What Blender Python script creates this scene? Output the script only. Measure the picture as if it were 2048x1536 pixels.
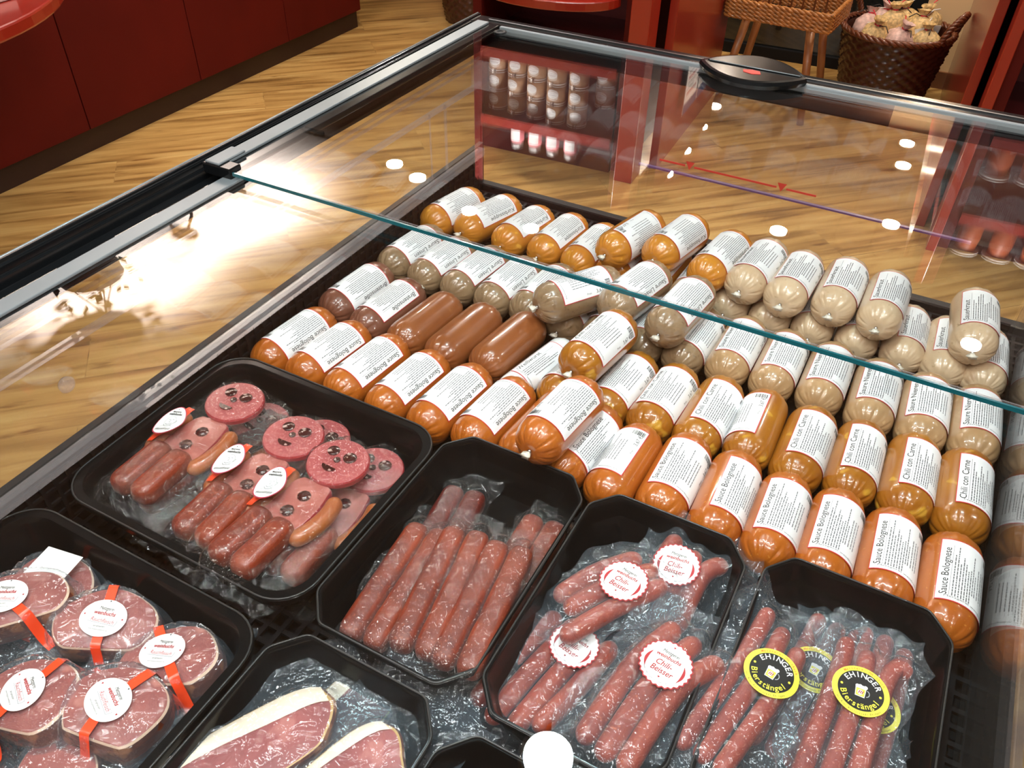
import bpy, math, random
import numpy as np
from mathutils import Vector, Matrix, Euler
PI = math.pi
R_ = random.Random(7)
for o in list(bpy.data.objects): bpy.data.objects.remove(o, do_unlink=True)
scn = bpy.context.scene
COL = scn.collection
# ------------------------------------------------------------------ camera
LID = 0.95                      # height of the glass lids
CAM = Vector((0, 0, LID + 0.45))
FPX = 1645.35
CX = Vector((0.8799304, 0.47479724, 0.01703162))
CY = Vector((-0.31844347, 0.56280138, 0.76278985))
CZ = -Vector((-0.3525851, 0.67662559, -0.64642212))
cam_d = bpy.data.cameras.new('camera')
cam = bpy.data.objects.new('camera', cam_d)
COL.objects.link(cam)
M = Matrix((CX, CY, CZ)).transposed().to_4x4()
M.translation = CAM
cam.matrix_world = M
cam_d.sensor_width = 36; cam_d.lens = FPX / 2048 * 36; cam_d.clip_start = 0.01
scn.camera = cam
def at(u, v, z):
    "the point of the place at height z that the photograph shows at u, v"
    d = CX * ((u - 1024) / FPX) - CY * ((v - 768) / FPX) - CZ
    return CAM + d * ((z - CAM.z) / d.z)
# ------------------------------------------------------------------ light
w = bpy.data.worlds.new('world'); scn.world = w; w.use_nodes = True
w.node_tree.nodes['Background'].inputs[0].default_value = (1.0, 0.86, 0.72, 1)
w.node_tree.nodes['Background'].inputs[1].default_value = 0.25
scn.view_settings.view_transform = 'Standard'; scn.view_settings.look = 'None'
scn.view_settings.gamma = 1; scn.view_settings.exposure = 0.0
scn.view_settings.use_curve_mapping = False
CEIL = 2.12
WARM = (1.0, 0.85, 0.67); NEUT = (1.0, 0.97, 0.94); COOL = (0.72, 0.95, 1.0)
# x, y, power, colour, radius
LAMPS = [(-1.02, 4.12, 7, WARM, .032), (-1.00, 3.84, 7, WARM, .032), (-0.98, 3.54, 7, WARM, .032), (-0.97, 3.27, 7, WARM, .032),
         (-0.41, 3.02, 8, WARM, .032), (-0.03, 3.30, 8, WARM, .032), (-0.07, 3.89, 7, WARM, .032), (-0.09, 4.15, 7, WARM, .032),
         (-1.54, 2.55, 13, NEUT, .03), (-1.26, 2.55, 13, NEUT, .03), (0.33, 2.60, 13, NEUT, .03),
         (-2.04, 2.75, 12, WARM, .035), (-1.88, 2.69, 12, WARM, .035),
         (-0.28, 0.73, 14, COOL, .05),
         (0.9, -0.5, 12, NEUT, .05), (1.2, 0.9, 14, NEUT, .05),
         (-1.9, -0.6, 12, WARM, .05), (1.0, 1.9, 12, NEUT, .05)]  # last four spots are added out of view as extra light
# ------------------------------------------------------------------ materials
def nn(nt, t, x=0, y=0, **k):
    n = nt.nodes.new(t); n.location = (x, y)
    for a, b in k.items(): setattr(n, a, b)
    return n
MATS = {}
def base(name):
    m = bpy.data.materials.new(name); m.use_nodes = True
    MATS[name] = m
    return m, m.node_tree, m.node_tree.nodes['Principled BSDF']
def ramp(nt, stops):
    r = nn(nt, 'ShaderNodeValToRGB'); e = r.color_ramp.elements
    while len(e) < len(stops): e.new(0.5)
    for i, (p, c) in enumerate(stops):
        e[i].position = p; e[i].color = (*c, 1)
    return r
def pbr(name, col, rough=.5, metal=0, spec=.5, coat=0, coat_r=.05, noise=None, bump=None, sss=0, emis=None):
    """noise = (scale, amount, detail) varies the colour; bump = (scale, strength, distance)"""
    m, nt, b = base(name)
    b.inputs['Base Color'].default_value = (*col, 1)
    b.inputs['Roughness'].default_value = rough; b.inputs['Metallic'].default_value = metal
    b.inputs['Specular IOR Level'].default_value = spec
    b.inputs['Coat Weight'].default_value = coat; b.inputs['Coat Roughness'].default_value = coat_r
    if sss:
        b.inputs['Subsurface Weight'].default_value = sss
        b.inputs['Subsurface Radius'].default_value = (.01, .004, .002); b.inputs['Subsurface Scale'].default_value = .6
    tc = nn(nt, 'ShaderNodeTexCoord')
    if noise:
        n = nn(nt, 'ShaderNodeTexNoise'); n.inputs['Scale'].default_value = noise[0]; n.inputs['Detail'].default_value = noise[2] if len(noise) > 2 else 3
        nt.links.new(tc.outputs['Object'], n.inputs['Vector'])
        a = noise[1]
        r = ramp(nt, [(.3, tuple(c * (1 - a) for c in col)), (.7, tuple(min(1, c * (1 + a)) for c in col))])
        nt.links.new(n.outputs['Fac'], r.inputs[0]); nt.links.new(r.outputs[0], b.inputs['Base Color'])
    if bump:
        n = nn(nt, 'ShaderNodeTexNoise'); n.inputs['Scale'].default_value = bump[0]; n.inputs['Detail'].default_value = 2
        nt.links.new(tc.outputs['Object'], n.inputs['Vector'])
        bb = nn(nt, 'ShaderNodeBump'); bb.inputs['Strength'].default_value = bump[1]; bb.inputs['Distance'].default_value = bump[2]
        nt.links.new(n.outputs['Fac'], bb.inputs['Height']); nt.links.new(bb.outputs[0], b.inputs['Normal'])
        if coat: nt.links.new(bb.outputs[0], b.inputs['Coat Normal'])
    if emis:
        b.inputs['Emission Color'].default_value = (*emis[:3], 1); b.inputs['Emission Strength'].default_value = emis[3]
    return m
def speckled(name, col, spot, scale, thr, rough=.3, coat=.8, bump=None, spot2=None, col2=None):
    """a base colour with sharp flecks (voronoi) over a soft noise"""
    m, nt, b = base(name)
    b.inputs['Roughness'].default_value = rough; b.inputs['Coat Weight'].default_value = coat; b.inputs['Coat Roughness'].default_value = .06
    tc = nn(nt, 'ShaderNodeTexCoord')
    n = nn(nt, 'ShaderNodeTexNoise'); n.inputs['Scale'].default_value = 30; n.inputs['Detail'].default_value = 4
    nt.links.new(tc.outputs['Object'], n.inputs['Vector'])
    c2 = col2 or tuple(c * .7 for c in col)
    r = ramp(nt, [(.3, c2), (.7, col)]); nt.links.new(n.outputs['Fac'], r.inputs[0])
    v = nn(nt, 'ShaderNodeTexNoise'); v.inputs['Scale'].default_value = scale; v.inputs['Detail'].default_value = 1.5
    nt.links.new(tc.outputs['Object'], v.inputs['Vector'])
    rr = ramp(nt, [(thr, (0, 0, 0)), (thr + .06, (1, 1, 1))]); nt.links.new(v.outputs['Fac'], rr.inputs[0])
    mx = nn(nt, 'ShaderNodeMix', data_type='RGBA'); nt.links.new(rr.outputs[0], mx.inputs[0])
    nt.links.new(r.outputs[0], mx.inputs[6]); mx.inputs[7].default_value = (*spot, 1)
    nt.links.new(mx.outputs[2], b.inputs['Base Color'])
    if bump:
        nb = nn(nt, 'ShaderNodeTexNoise'); nb.inputs['Scale'].default_value = bump[0]; nb.inputs['Detail'].default_value = 2
        nt.links.new(tc.outputs['Object'], nb.inputs['Vector'])
        bb = nn(nt, 'ShaderNodeBump'); bb.inputs['Strength'].default_value = bump[1]; bb.inputs['Distance'].default_value = bump[2]
        nt.links.new(nb.outputs['Fac'], bb.inputs['Height']); nt.links.new(bb.outputs[0], b.inputs['Normal']); nt.links.new(bb.outputs[0], b.inputs['Coat Normal'])
    return m
def clear(name, tint=(1, 1, 1), ior=1.5, rough=0.0, haze=0.0, haze_col=(1, 1, 1), bump=None, boost=1.0, glow=(1, 1, 1)):
    """thin clear sheet: transparent and mirror mixed by the Fresnel law, plus a little white haze"""
    m = bpy.data.materials.new(name); m.use_nodes = True; nt = m.node_tree; MATS[name] = m
    nt.nodes.remove(nt.nodes['Principled BSDF']); out = nt.nodes['Material Output']
    tr = nn(nt, 'ShaderNodeBsdfTransparent'); tr.inputs[0].default_value = (*tint, 1)
    gl = nn(nt, 'ShaderNodeBsdfGlossy'); gl.inputs['Roughness'].default_value = rough; gl.inputs[0].default_value = (*glow, 1)
    fr = nn(nt, 'ShaderNodeFresnel'); ge = nn(nt, 'ShaderNodeNewGeometry')       # the same law on both faces of the sheet
    mr = nn(nt, 'ShaderNodeMapRange'); mr.inputs['To Min'].default_value = ior; mr.inputs['To Max'].default_value = 1 / ior
    nt.links.new(ge.outputs['Backfacing'], mr.inputs[0]); nt.links.new(mr.outputs[0], fr.inputs[0])
    mx = nn(nt, 'ShaderNodeMixShader')
    ml = nn(nt, 'ShaderNodeMath', operation='MULTIPLY', use_clamp=True); ml.inputs[1].default_value = boost
    nt.links.new(fr.outputs[0], ml.inputs[0]); nt.links.new(ml.outputs[0], mx.inputs[0])
    nt.links.new(tr.outputs[0], mx.inputs[1]); nt.links.new(gl.outputs[0], mx.inputs[2])
    last = mx
    if haze:
        df = nn(nt, 'ShaderNodeBsdfDiffuse'); df.inputs[0].default_value = (*haze_col, 1)
        m2 = nn(nt, 'ShaderNodeMixShader'); m2.inputs[0].default_value = haze
        nt.links.new(mx.outputs[0], m2.inputs[1]); nt.links.new(df.outputs[0], m2.inputs[2]); last = m2
    if bump:
        tc = nn(nt, 'ShaderNodeTexCoord')
        n = nn(nt, 'ShaderNodeTexNoise'); n.inputs['Scale'].default_value = bump[0]; n.inputs['Detail'].default_value = 3
        n.inputs['Distortion'].default_value = .6
        nt.links.new(tc.outputs['Object'], n.inputs['Vector'])
        bb = nn(nt, 'ShaderNodeBump'); bb.inputs['Strength'].default_value = bump[1]; bb.inputs['Distance'].default_value = bump[2]
        nt.links.new(n.outputs['Fac'], bb.inputs['Height']); nt.links.new(bb.outputs[0], gl.inputs['Normal'])
    nt.links.new(last.outputs[0], out.inputs[0])
    return m
def wood_floor():
    m, nt, b = base('wood_floor')
    tc = nn(nt, 'ShaderNodeTexCoord'); mp = nn(nt, 'ShaderNodeMapping'); mp.inputs['Rotation'].default_value = (0, 0, math.radians(-45))
    nt.links.new(tc.outputs['Object'], mp.inputs[0])
    br = nn(nt, 'ShaderNodeTexBrick'); br.inputs['Scale'].default_value = 1.0
    br.inputs['Brick Width'].default_value = 1.15; br.inputs['Row Height'].default_value = .19; br.inputs['Mortar Size'].default_value = .0012
    br.inputs['Color1'].default_value = (.45, .45, .45, 1); br.inputs['Color2'].default_value = (.6, .6, .6, 1); br.inputs['Mortar'].default_value = (.38, .38, .38, 1)
    nt.links.new(mp.outputs[0], br.inputs['Vector'])
    m2 = nn(nt, 'ShaderNodeMapping'); m2.inputs['Scale'].default_value = (1.6, 17, 1); nt.links.new(mp.outputs[0], m2.inputs[0])
    ad = nn(nt, 'ShaderNodeVectorMath', operation='ADD'); nt.links.new(m2.outputs[0], ad.inputs[0]); 
    sc = nn(nt, 'ShaderNodeVectorMath', operation='SCALE'); sc.inputs['Scale'].default_value = 9.0
    nt.links.new(br.outputs['Color'], sc.inputs[0]); nt.links.new(sc.outputs[0], ad.inputs[1])
    n1 = nn(nt, 'ShaderNodeTexNoise'); n1.inputs['Scale'].default_value = 1.2; n1.inputs['Detail'].default_value = 7; n1.inputs['Distortion'].default_value = .7
    nt.links.new(ad.outputs[0], n1.inputs['Vector'])
    r = ramp(nt, [(.27, (.13, .062, .016)), (.42, (.31, .168, .048)), (.55, (.43, .255, .080)), (.75, (.55, .375, .14))]); nt.links.new(n1.outputs['Fac'], r.inputs[0])
    m3 = nn(nt, 'ShaderNodeMapping'); m3.inputs['Scale'].default_value = (5, 26, 1); nt.links.new(mp.outputs[0], m3.inputs[0])
    n2 = nn(nt, 'ShaderNodeTexNoise'); n2.inputs['Scale'].default_value = 1.0; n2.inputs['Detail'].default_value = 3
    nt.links.new(m3.outputs[0], n2.inputs['Vector'])
    r2 = ramp(nt, [(.27, (.35, .2, .09)), (.36, (1, 1, 1))]); nt.links.new(n2.outputs['Fac'], r2.inputs[0])
    mx = nn(nt, 'ShaderNodeMix', data_type='RGBA', blend_type='MULTIPLY'); mx.inputs[0].default_value = .75
    nt.links.new(r.outputs[0], mx.inputs[6]); nt.links.new(r2.outputs[0], mx.inputs[7])
    mz = nn(nt, 'ShaderNodeMix', data_type='RGBA', blend_type='OVERLAY'); mz.inputs[0].default_value = .5
    nt.links.new(mx.outputs[2], mz.inputs[6]); nt.links.new(br.outputs['Color'], mz.inputs[7])
    nt.links.new(mz.outputs[2], b.inputs['Base Color'])
    b.inputs['Roughness'].default_value = .38
    return m
wood_floor()
pbr('red_panel', (.075, .0035, .0015), .6, spec=.15, noise=(3, .12, 2)); pbr('red_bright', (.25, .012, .004), .35, coat=.8, coat_r=.15)
pbr('maroon_inner', (.075, .006, .006), .45); pbr('plinth', (.022, .006, .003), .5)
pbr('wall_paint', (.80, .56, .30), .8); pbr('ceiling_paint', (.24, .215, .19), .9); pbr('baseboard', (.19, .075, .03), .5)
pbr('white_wall', (.9, .8, .72), .8)
pbr('black_frame', (.004, .0045, .005), .18, spec=.35); pbr('black_matte', (.008, .008, .009), .5, spec=.2)
pbr('black_tray', (.004, .0045, .005), .2, spec=.28, bump=(14, .12, .003))
pbr('tray_light', (.022, .022, .022), .3)
pbr('black_lattice', (.010, .009, .010), .5, spec=.15)
pbr('silver', (.17, .19, .20), .38, metal=.35, noise=(5, .15, 2)); pbr('silver_dark', (.22, .23, .24), .3, metal=1); pbr('steel', (.6, .58, .56), .3, metal=1)
pbr('glass_edge', (.005, .07, .085), .15, coat=.6); pbr('purple_edge', (.10, .05, .14), .3)
pbr('red_mark', (.52, .03, .02), .5)
clear('lid_glass', (.985, .995, .99), 1.52, boost=1.0); clear('side_glass', (.985, .985, .98), 1.45, haze=.012)
clear('acrylic', (.95, .93, .93), 1.5, haze=.10, haze_col=(.85, .78, .80))
clear('film', (.97, .98, .99), 1.5, rough=.045, haze=.038, haze_col=(.66, .82, .97), bump=(60, 1.0, .014), boost=2.0)  # bluish haze colour paints in the cool glare on the packs
clear('film_tight', (.98, .98, .98), 1.5, rough=.04, haze=.004, bump=(110, 1.0, .009), boost=1.5)
clear('jar_glass', (.93, .95, .93), 1.5, haze=.03)
# sausage fillings
speckled('bolognese', (.43, .115, .011), (.50, .18, .03), 300, .66, col2=(.37, .088, .008), bump=(500, .04, .001))
speckled('chili', (.38, .145, .011), (.55, .29, .03), 45, .66, col2=(.31, .098, .007))
speckled('squash', (.54, .215, .020), (.74, .36, .05), 60, .66, col2=(.55, .19, .02))
speckled('gravy', (.26, .080, .022), (.29, .10, .03), 60, .7, col2=(.22, .062, .016))
speckled('dark_gravy', (.19, .070, .040), (.23, .09, .05), 60, .7, col2=(.155, .053, .03))
speckled('lentil', (.30, .195, .105), (.20, .12, .06), 130, .62, col2=(.24, .15, .08))
speckled('kidney', (.47, .29, .145), (.52, .34, .18), 90, .66, col2=(.40, .235, .11))
speckled('sauerkraut', (.62, .46, .30), (.42, .29, .16), 130, .68, col2=(.54, .38, .235))
speckled('white_case', (.82, .82, .80), (.82, .82, .80), 90, .7, col2=(.8, .8, .79), rough=.25)
pbr('paper', (.80, .80, .81), .5); pbr('ink', (.02, .02, .02), .6); pbr('ink_grey', (.13, .13, .14), .6); pbr('label_red', (.62, .02, .04), .5)
pbr('clip_tail', (.72, .66, .56), .3, coat=.5); pbr('clip_metal', (.6, .6, .6), .25, metal=1)
# meats
speckled('landjaeger', (.215, .032, .010), (.25, .055, .022), 420, .62, col2=(.095, .009, .004), rough=.45, coat=.1, bump=(300, .35, .0015))
speckled('landjaeger_dark', (.10, .012, .007), (.18, .03, .018), 420, .62, col2=(.06, .006, .005), rough=.4, coat=.35, bump=(300, .35, .0015))
speckled('chili_sausage', (.33, .040, .008), (.38, .085, .02), 260, .66, col2=(.17, .013, .004), rough=.4, coat=.3, bump=(220, .2, .001))
speckled('beer_sausage', (.34, .046, .018), (.40, .11, .065), 300, .62, col2=(.19, .017, .008), rough=.45, coat=.2, bump=(260, .3, .0015))
speckled('smoked_leg', (.22, .030, .007), (.27, .05, .016), 300, .62, col2=(.11, .008, .003), rough=.4, coat=.4, bump=(240, .4, .0018))
speckled('arm_sausage', (.36, .100, .018), (.42, .15, .04), 300, .66, col2=(.29, .065, .010), rough=.35, coat=.6, bump=(200, .15, .001))
speckled('salami', (.38, .070, .070), (.50, .17, .16), 480, .58, col2=(.31, .048, .050), rough=.5, coat=.3)
pbr('salami_rim', (.34, .02, .025), .3, coat=.5)
speckled('ham_body', (.40, .12, .095), (.47, .17, .14), 40, .6, col2=(.32, .08, .065), rough=.35, coat=.5)
speckled('blood_slice', (.055, .012, .010), (.42, .30, .26), 120, .60, col2=(.035, .008, .007), rough=.2, coat=1)
speckled('cut_meat', (.36, .095, .070), (.44, .15, .115), 34, .60, col2=(.23, .042, .032), rough=.35, coat=.4, bump=(60, .2, .002))
speckled('rind', (.15, .035, .012), (.26, .09, .03), 60, .55, col2=(.07, .012, .006), rough=.4, coat=.6, bump=(90, .5, .003))
pbr('fat_line', (.72, .50, .36), .4, coat=.4)
pbr('fat', (.78, .66, .50), .4, coat=.4, noise=(30, .06)); pbr('fat_edge', (.45, .27, .08), .4, coat=.4)
speckled('raw_ham', (.32, .068, .058), (.42, .13, .11), 40, .62, col2=(.22, .035, .032), rough=.35, coat=.5)
pbr('ribbon', (.80, .060, .015), .35, coat=.4)
pbr('sticker_white', (.80, .80, .79), .45); pbr('sticker_yellow', (.80, .72, .07), .45); pbr('sticker_black', (.012, .012, .012), .4)
pbr('sticker_rim', (.42, .03, .07), .45); pbr('print_red', (.38, .015, .02), .5); pbr('print_orange', (.75, .22, .03), .5); pbr('print_grey', (.40, .41, .42), .6); pbr('print_light', (.70, .71, .72), .6)
# shop things
pbr('wicker_dark', (.045, .011, .005), .4, coat=.4, noise=(60, .4)); pbr('wicker_mid', (.13, .035, .012), .4, coat=.4, noise=(60, .3)); pbr('wicker_tan', (.42, .17, .04), .4, coat=.3, noise=(50, .4))
pbr('chair_wood', (.33, .13, .04), .4, coat=.3, noise=(8, .2)); pbr('pasta', (.62, .44, .2), .6, noise=(90, .4, 3)); pbr('pasta_pink', (.62, .42, .38), .5, noise=(60, .3, 3))
pbr('dark_pane', (.012, .014, .013), .05, coat=1, noise=(3, .6)); pbr('dark_outside', (.006, .007, .006), .6)
pbr('paste_brown', (.33, .19, .10), .5, noise=(30, .2)); pbr('paste_red', (.40, .09, .03), .5, noise=(20, .2)); pbr('paste_orange', (.55, .22, .04), .5)
pbr('lid_white', (.75, .75, .73), .3, coat=.5); pbr('pink_label', (.62, .20, .22), .5); pbr('paste_pink', (.55, .25, .22), .4)
pbr('red_plastic', (.55, .04, .02), .2, coat=.8); pbr('blue_print', (.02, .04, .15), .5); pbr('brown_bag', (.14, .07, .03), .7)
pbr('leaf', (.10, .09, .03), .7); pbr('pan_metal', (.3, .33, .38), .25, metal=1)
pbr('lens_warm', (1, 1, 1), .5, emis=(1.0, .86, .66, 70)); pbr('lens_cool', (1, 1, 1), .5, emis=(.72, .95, 1.0, 260)); pbr('lens_neutral', (1, 1, 1), .5, emis=(1, .93, .85, 60))
pbr('lens_tube', (1, 1, 1), .6, emis=(1.0, .98, .96, 40))
# ------------------------------------------------------------------ mesh helpers
class MB:
    def __init__(s): s.v = []; s.f = []; s.m = []; s.mats = []
    def mi(s, n):
        if n not in s.mats: s.mats.append(n)
        return s.mats.index(n)
    def add(s, vs, fs, mat):
        k = len(s.v); s.v += [tuple(a) for a in vs]; i = s.mi(mat)
        for f in fs: s.f.append(tuple(k + j for j in f)); s.m.append(i)
    def box(s, a, b, mat, mtx=None):
        (x0, y0, z0), (x1, y1, z1) = a, b
        v = [Vector(p) for p in ((x0, y0, z0), (x1, y0, z0), (x1, y1, z0), (x0, y1, z0), (x0, y0, z1), (x1, y0, z1), (x1, y1, z1), (x0, y1, z1))]
        if mtx: v = [mtx @ p for p in v]
        s.add(v, [(0, 3, 2, 1), (4, 5, 6, 7), (0, 1, 5, 4), (1, 2, 6, 5), (2, 3, 7, 6), (3, 0, 4, 7)], mat)
    def tube(s, pts, r, mat, n=12, square=0, caps=True):
        """swept tube; r a number or a list"""
        pts = [Vector(p) for p in pts]; m = len(pts); rr = r if isinstance(r, (list, tuple, np.ndarray)) else [r] * m
        vs = []; up = Vector((0, 0, 1)); prev = None
        for i, p in enumerate(pts):
            t = (pts[min(i + 1, m - 1)] - pts[max(i - 1, 0)]).normalized()
            if prev is None:
                a = t.cross(up)
                if a.length < .1: a = t.cross(Vector((1, 0, 0)))
            else: a = prev - t * prev.dot(t)
            a.normalize(); prev = a; b = t.cross(a)
            for k in range(n):
                th = 2 * PI * k / n; c, sn = math.cos(th), math.sin(th); q = 1
                if square: q = (abs(c) ** square + abs(sn) ** square) ** (-1 / square)
                vs.append(p + (a * c + b * sn) * rr[i] * q)
        fs = [(i * n + k, i * n + (k + 1) % n, (i + 1) * n + (k + 1) % n, (i + 1) * n + k) for i in range(m - 1) for k in range(n)]
        if caps: fs += [tuple(range(n - 1, -1, -1)), tuple((m - 1) * n + k for k in range(n))]
        s.add(vs, fs, mat)
    def lathe(s, prof, mat, n=32, c=(0, 0, 0), caps=True):
        vs = [(c[0] + r * math.cos(2 * PI * k / n), c[1] + r * math.sin(2 * PI * k / n), c[2] + z) for r, z in prof for k in range(n)]
        fs = [(i * n + k, i * n + (k + 1) % n, (i + 1) * n + (k + 1) % n, (i + 1) * n + k) for i in range(len(prof) - 1) for k in range(n)]
        if caps: fs += [tuple(range(n - 1, -1, -1)), tuple((len(prof) - 1) * n + k for k in range(n))]
        s.add(vs, fs, mat)
    def prism(s, poly, z0, z1, mat, mtx=None):
        n = len(poly); v = [Vector((x, y, z0)) for x, y in poly] + [Vector((x, y, z1)) for x, y in poly]
        if mtx: v = [mtx @ p for p in v]
        s.add(v, [tuple(range(n - 1, -1, -1)), tuple(range(n, 2 * n))] + [(i, (i + 1) % n, n + (i + 1) % n, n + i) for i in range(n)], mat)
    def build(s, name, parent=None, smooth=True, bevel=0, autos=None):
        me = bpy.data.meshes.new(name); me.from_pydata(s.v, [], s.f)
        for m in s.mats: me.materials.append(MATS[m])
        me.polygons.foreach_set('material_index', s.m)
        if smooth: me.polygons.foreach_set('use_smooth', [True] * len(s.f))
        me.update()
        if smooth and autos: me.set_sharp_from_angle(angle=math.radians(autos))
        o = bpy.data.objects.new(name, me); COL.objects.link(o)
        if parent: o.parent = parent
        if bevel:
            b = o.modifiers.new('bevel', 'BEVEL'); b.width = bevel; b.segments = 2; b.limit_method = 'ANGLE'
        return o
def thing(name, label, cat, loc=(0, 0, 0), rot=(0, 0, 0), group=None):
    o = bpy.data.objects.new(name, None); COL.objects.link(o); o.empty_display_size = .02
    o.location = loc; o.rotation_euler = rot; o['label'] = label; o['category'] = cat
    if group: o['group'] = group
    return o
def tag(o, label, cat, group=None):
    o['label'] = label; o['category'] = cat
    if group: o['group'] = group
    return o
def struct(o): o['kind'] = 'structure'; return o
def dup(root, kids, loc, rot, label=None, group=None):
    r = root.copy(); COL.objects.link(r); r.location = loc; r.rotation_euler = rot
    if label: r['label'] = label
    if group: r['group'] = group
    out = []
    for ch in kids:
        c = ch.copy(); COL.objects.link(c); c.parent = r; out.append(c)
        for g in [x for x in ch.children]:
            d = g.copy(); COL.objects.link(d); d.parent = c
    return r, out
# text as flat triangles
TC = {}
def textgeo(s, bold=0, shear=0):
    k = (s, bold, shear)
    if k in TC: return TC[k]
    cu = bpy.data.curves.new('t', 'FONT'); cu.body = s; cu.size = 1; cu.resolution_u = 3; cu.offset = bold; cu.shear = shear; cu.fill_mode = 'FRONT'
    o = bpy.data.objects.new('t', cu); COL.objects.link(o)
    me = bpy.data.meshes.new_from_object(o.evaluated_get(bpy.context.evaluated_depsgraph_get()))
    v = [(q.co.x, q.co.y) for q in me.vertices]; f = [tuple(p.vertices) for p in me.polygons]
    bpy.data.objects.remove(o); bpy.data.curves.remove(cu); bpy.data.meshes.remove(me)
    TC[k] = (v, f); return v, f
class Flat:
    """a flat printed design: pieces in the plane, each with a layer number; put onto a surface later"""
    def __init__(s): s.p = []
    def poly(s, pts, mat, layer, ang=0, c=(0, 0)):
        s.p.append(([tuple(q) for q in pts], [tuple(range(len(pts)))], mat, layer))
    def rect(s, x0, y0, x1, y1, mat, layer): s.poly([(x0, y0), (x1, y0), (x1, y1), (x0, y1)], mat, layer)
    def disc(s, rx, ry, mat, layer, c=(0, 0), rings=6, n=48, wav=0, wn=0, egg=0):
        vs = [c]; fs = []
        for j in range(1, rings + 1):
            for k in range(n):
                t = 2 * PI * k / n; q = j / rings * (1 + wav * math.cos(wn * t) * (j == rings))
                e = 1 + egg * math.sin(t)
                vs.append((c[0] + rx * q * math.cos(t) * (1 - egg * math.sin(t)), c[1] + ry * q * math.sin(t)))
        for k in range(n): fs.append((0, 1 + k, 1 + (k + 1) % n))
        for j in range(rings - 1):
            a = 1 + j * n; b = a + n
            for k in range(n): fs.append((a + k, b + k, b + (k + 1) % n, a + (k + 1) % n))
        s.p.append((vs, fs, mat, layer))
    def text(s, t, x, y, size, mat, layer, width=None, center=True, rot=0, bold=0, shear=0):
        v, f = textgeo(t, bold, shear)
        if not v: return
        x0 = min(a for a, b in v); x1 = max(a for a, b in v); sx = size
        if width: sx = width / (x1 - x0)
        cx = (x0 + x1) / 2 if center else x0
        cr, sr = math.cos(rot), math.sin(rot); o = []
        for a, b in v:
            px_, py_ = (a - cx) * sx, b * size
            o.append((x + px_ * cr - py_ * sr, y + px_ * sr + py_ * cr))
        s.p.append((o, f, mat, layer))
    def arc(s, t, r, a0, a1, size, mat, layer, inward=False, bold=0, c=(0, 0)):
        "letters spread on an arc from angle a0 to a1 (degrees)"
        n = len(t)
        for i, ch in enumerate(t):
            if ch == ' ': continue
            a = math.radians(a0 + (a1 - a0) * (i + .5) / n)
            rot = a - PI / 2 if not inward else a + PI / 2
            s.text(ch, c[0] + r * math.cos(a), c[1] + r * math.sin(a), size, mat, layer, rot=rot, bold=bold)
    def put(s, fn, mb, off=.00022):
        for vs, fs, mat, layer in s.p: mb.add([fn(x, y, layer * off) for x, y in vs], fs, mat)
# ================================================================== ROOM
RANG = math.radians(3)
RM = Matrix.Translation((-.4, 2.76, 0)) @ Matrix.Rotation(RANG, 4, 'Z')     # frame of the back furniture
def rp(x, y, z=0): return RM @ Vector((x, y, z))
b = MB(); b.box((-6, -4, -.05), (5, 9, 0), 'wood_floor'); o = struct(b.build('floor', smooth=False))
b = MB(); b.box((-4.2, -2.6, CEIL), (3.4, 4.9, CEIL + .05), 'ceiling_paint'); struct(b.build('ceiling', smooth=False))
b = MB(); b.box((-4.15, -2.6, 0), (-4.1, 4.9, CEIL), 'wall_paint'); struct(b.build('wall_left', smooth=False))
b = MB(); b.box((3.3, -2.6, 0), (3.35, 4.9, CEIL), 'wall_paint'); struct(b.build('wall_right', smooth=False))
b = MB(); b.box((-4.1, -2.6, 0), (3.3, -2.55, CEIL), 'white_wall'); struct(b.build('wall_front', smooth=False))
# back wall with a dark glass shop window between two painted piers
WY = 1.56
b = MB()
b.box((-3.7, WY + .45, 0), (-1.1, WY + .55, CEIL), 'wall_paint', RM); b.box((-1.15, WY, 0), (-.72, WY + .5, CEIL), 'wall_paint', RM); b.box((.28, WY, 0), (3.8, WY + .1, CEIL), 'wall_paint', RM); b.box((-.72, WY, 1.98), (.28, WY + .1, CEIL), 'baseboard', RM)
struct(b.build('wall_back', smooth=False))
b = MB(); b.box((-3.2, WY + .435, 0), (-1.15, WY + .45, .075), 'baseboard', RM); b.box((-1.15, WY - .015, 0), (-.72, WY, .075), 'baseboard', RM); b.box((.28, WY - .015, 0), (3.3, WY, .075), 'baseboard', RM); struct(b.build('baseboard_back', smooth=False))
b = MB()
for q in (((-.72, WY + .02, 0), (-.66, WY + .08, 1.98)), ((.22, WY + .02, 0), (.28, WY + .08, 1.98)), ((-.66, WY + .02, 0), (.22, WY + .08, .05)), ((-.66, WY + .02, 1.93), (.22, WY + .08, 1.98))): b.box(*q, 'black_matte', RM)
b.box((-.66, WY + .045, .05), (.22, WY + .055, 1.93), 'dark_pane', RM)
struct(b.build('window_1', smooth=False))
b = MB(); b.box((-1.2, WY + .3, 0), (.8, WY + .32, 2.1), 'dark_outside', RM); struct(b.build('wall_outside', smooth=False))
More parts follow.
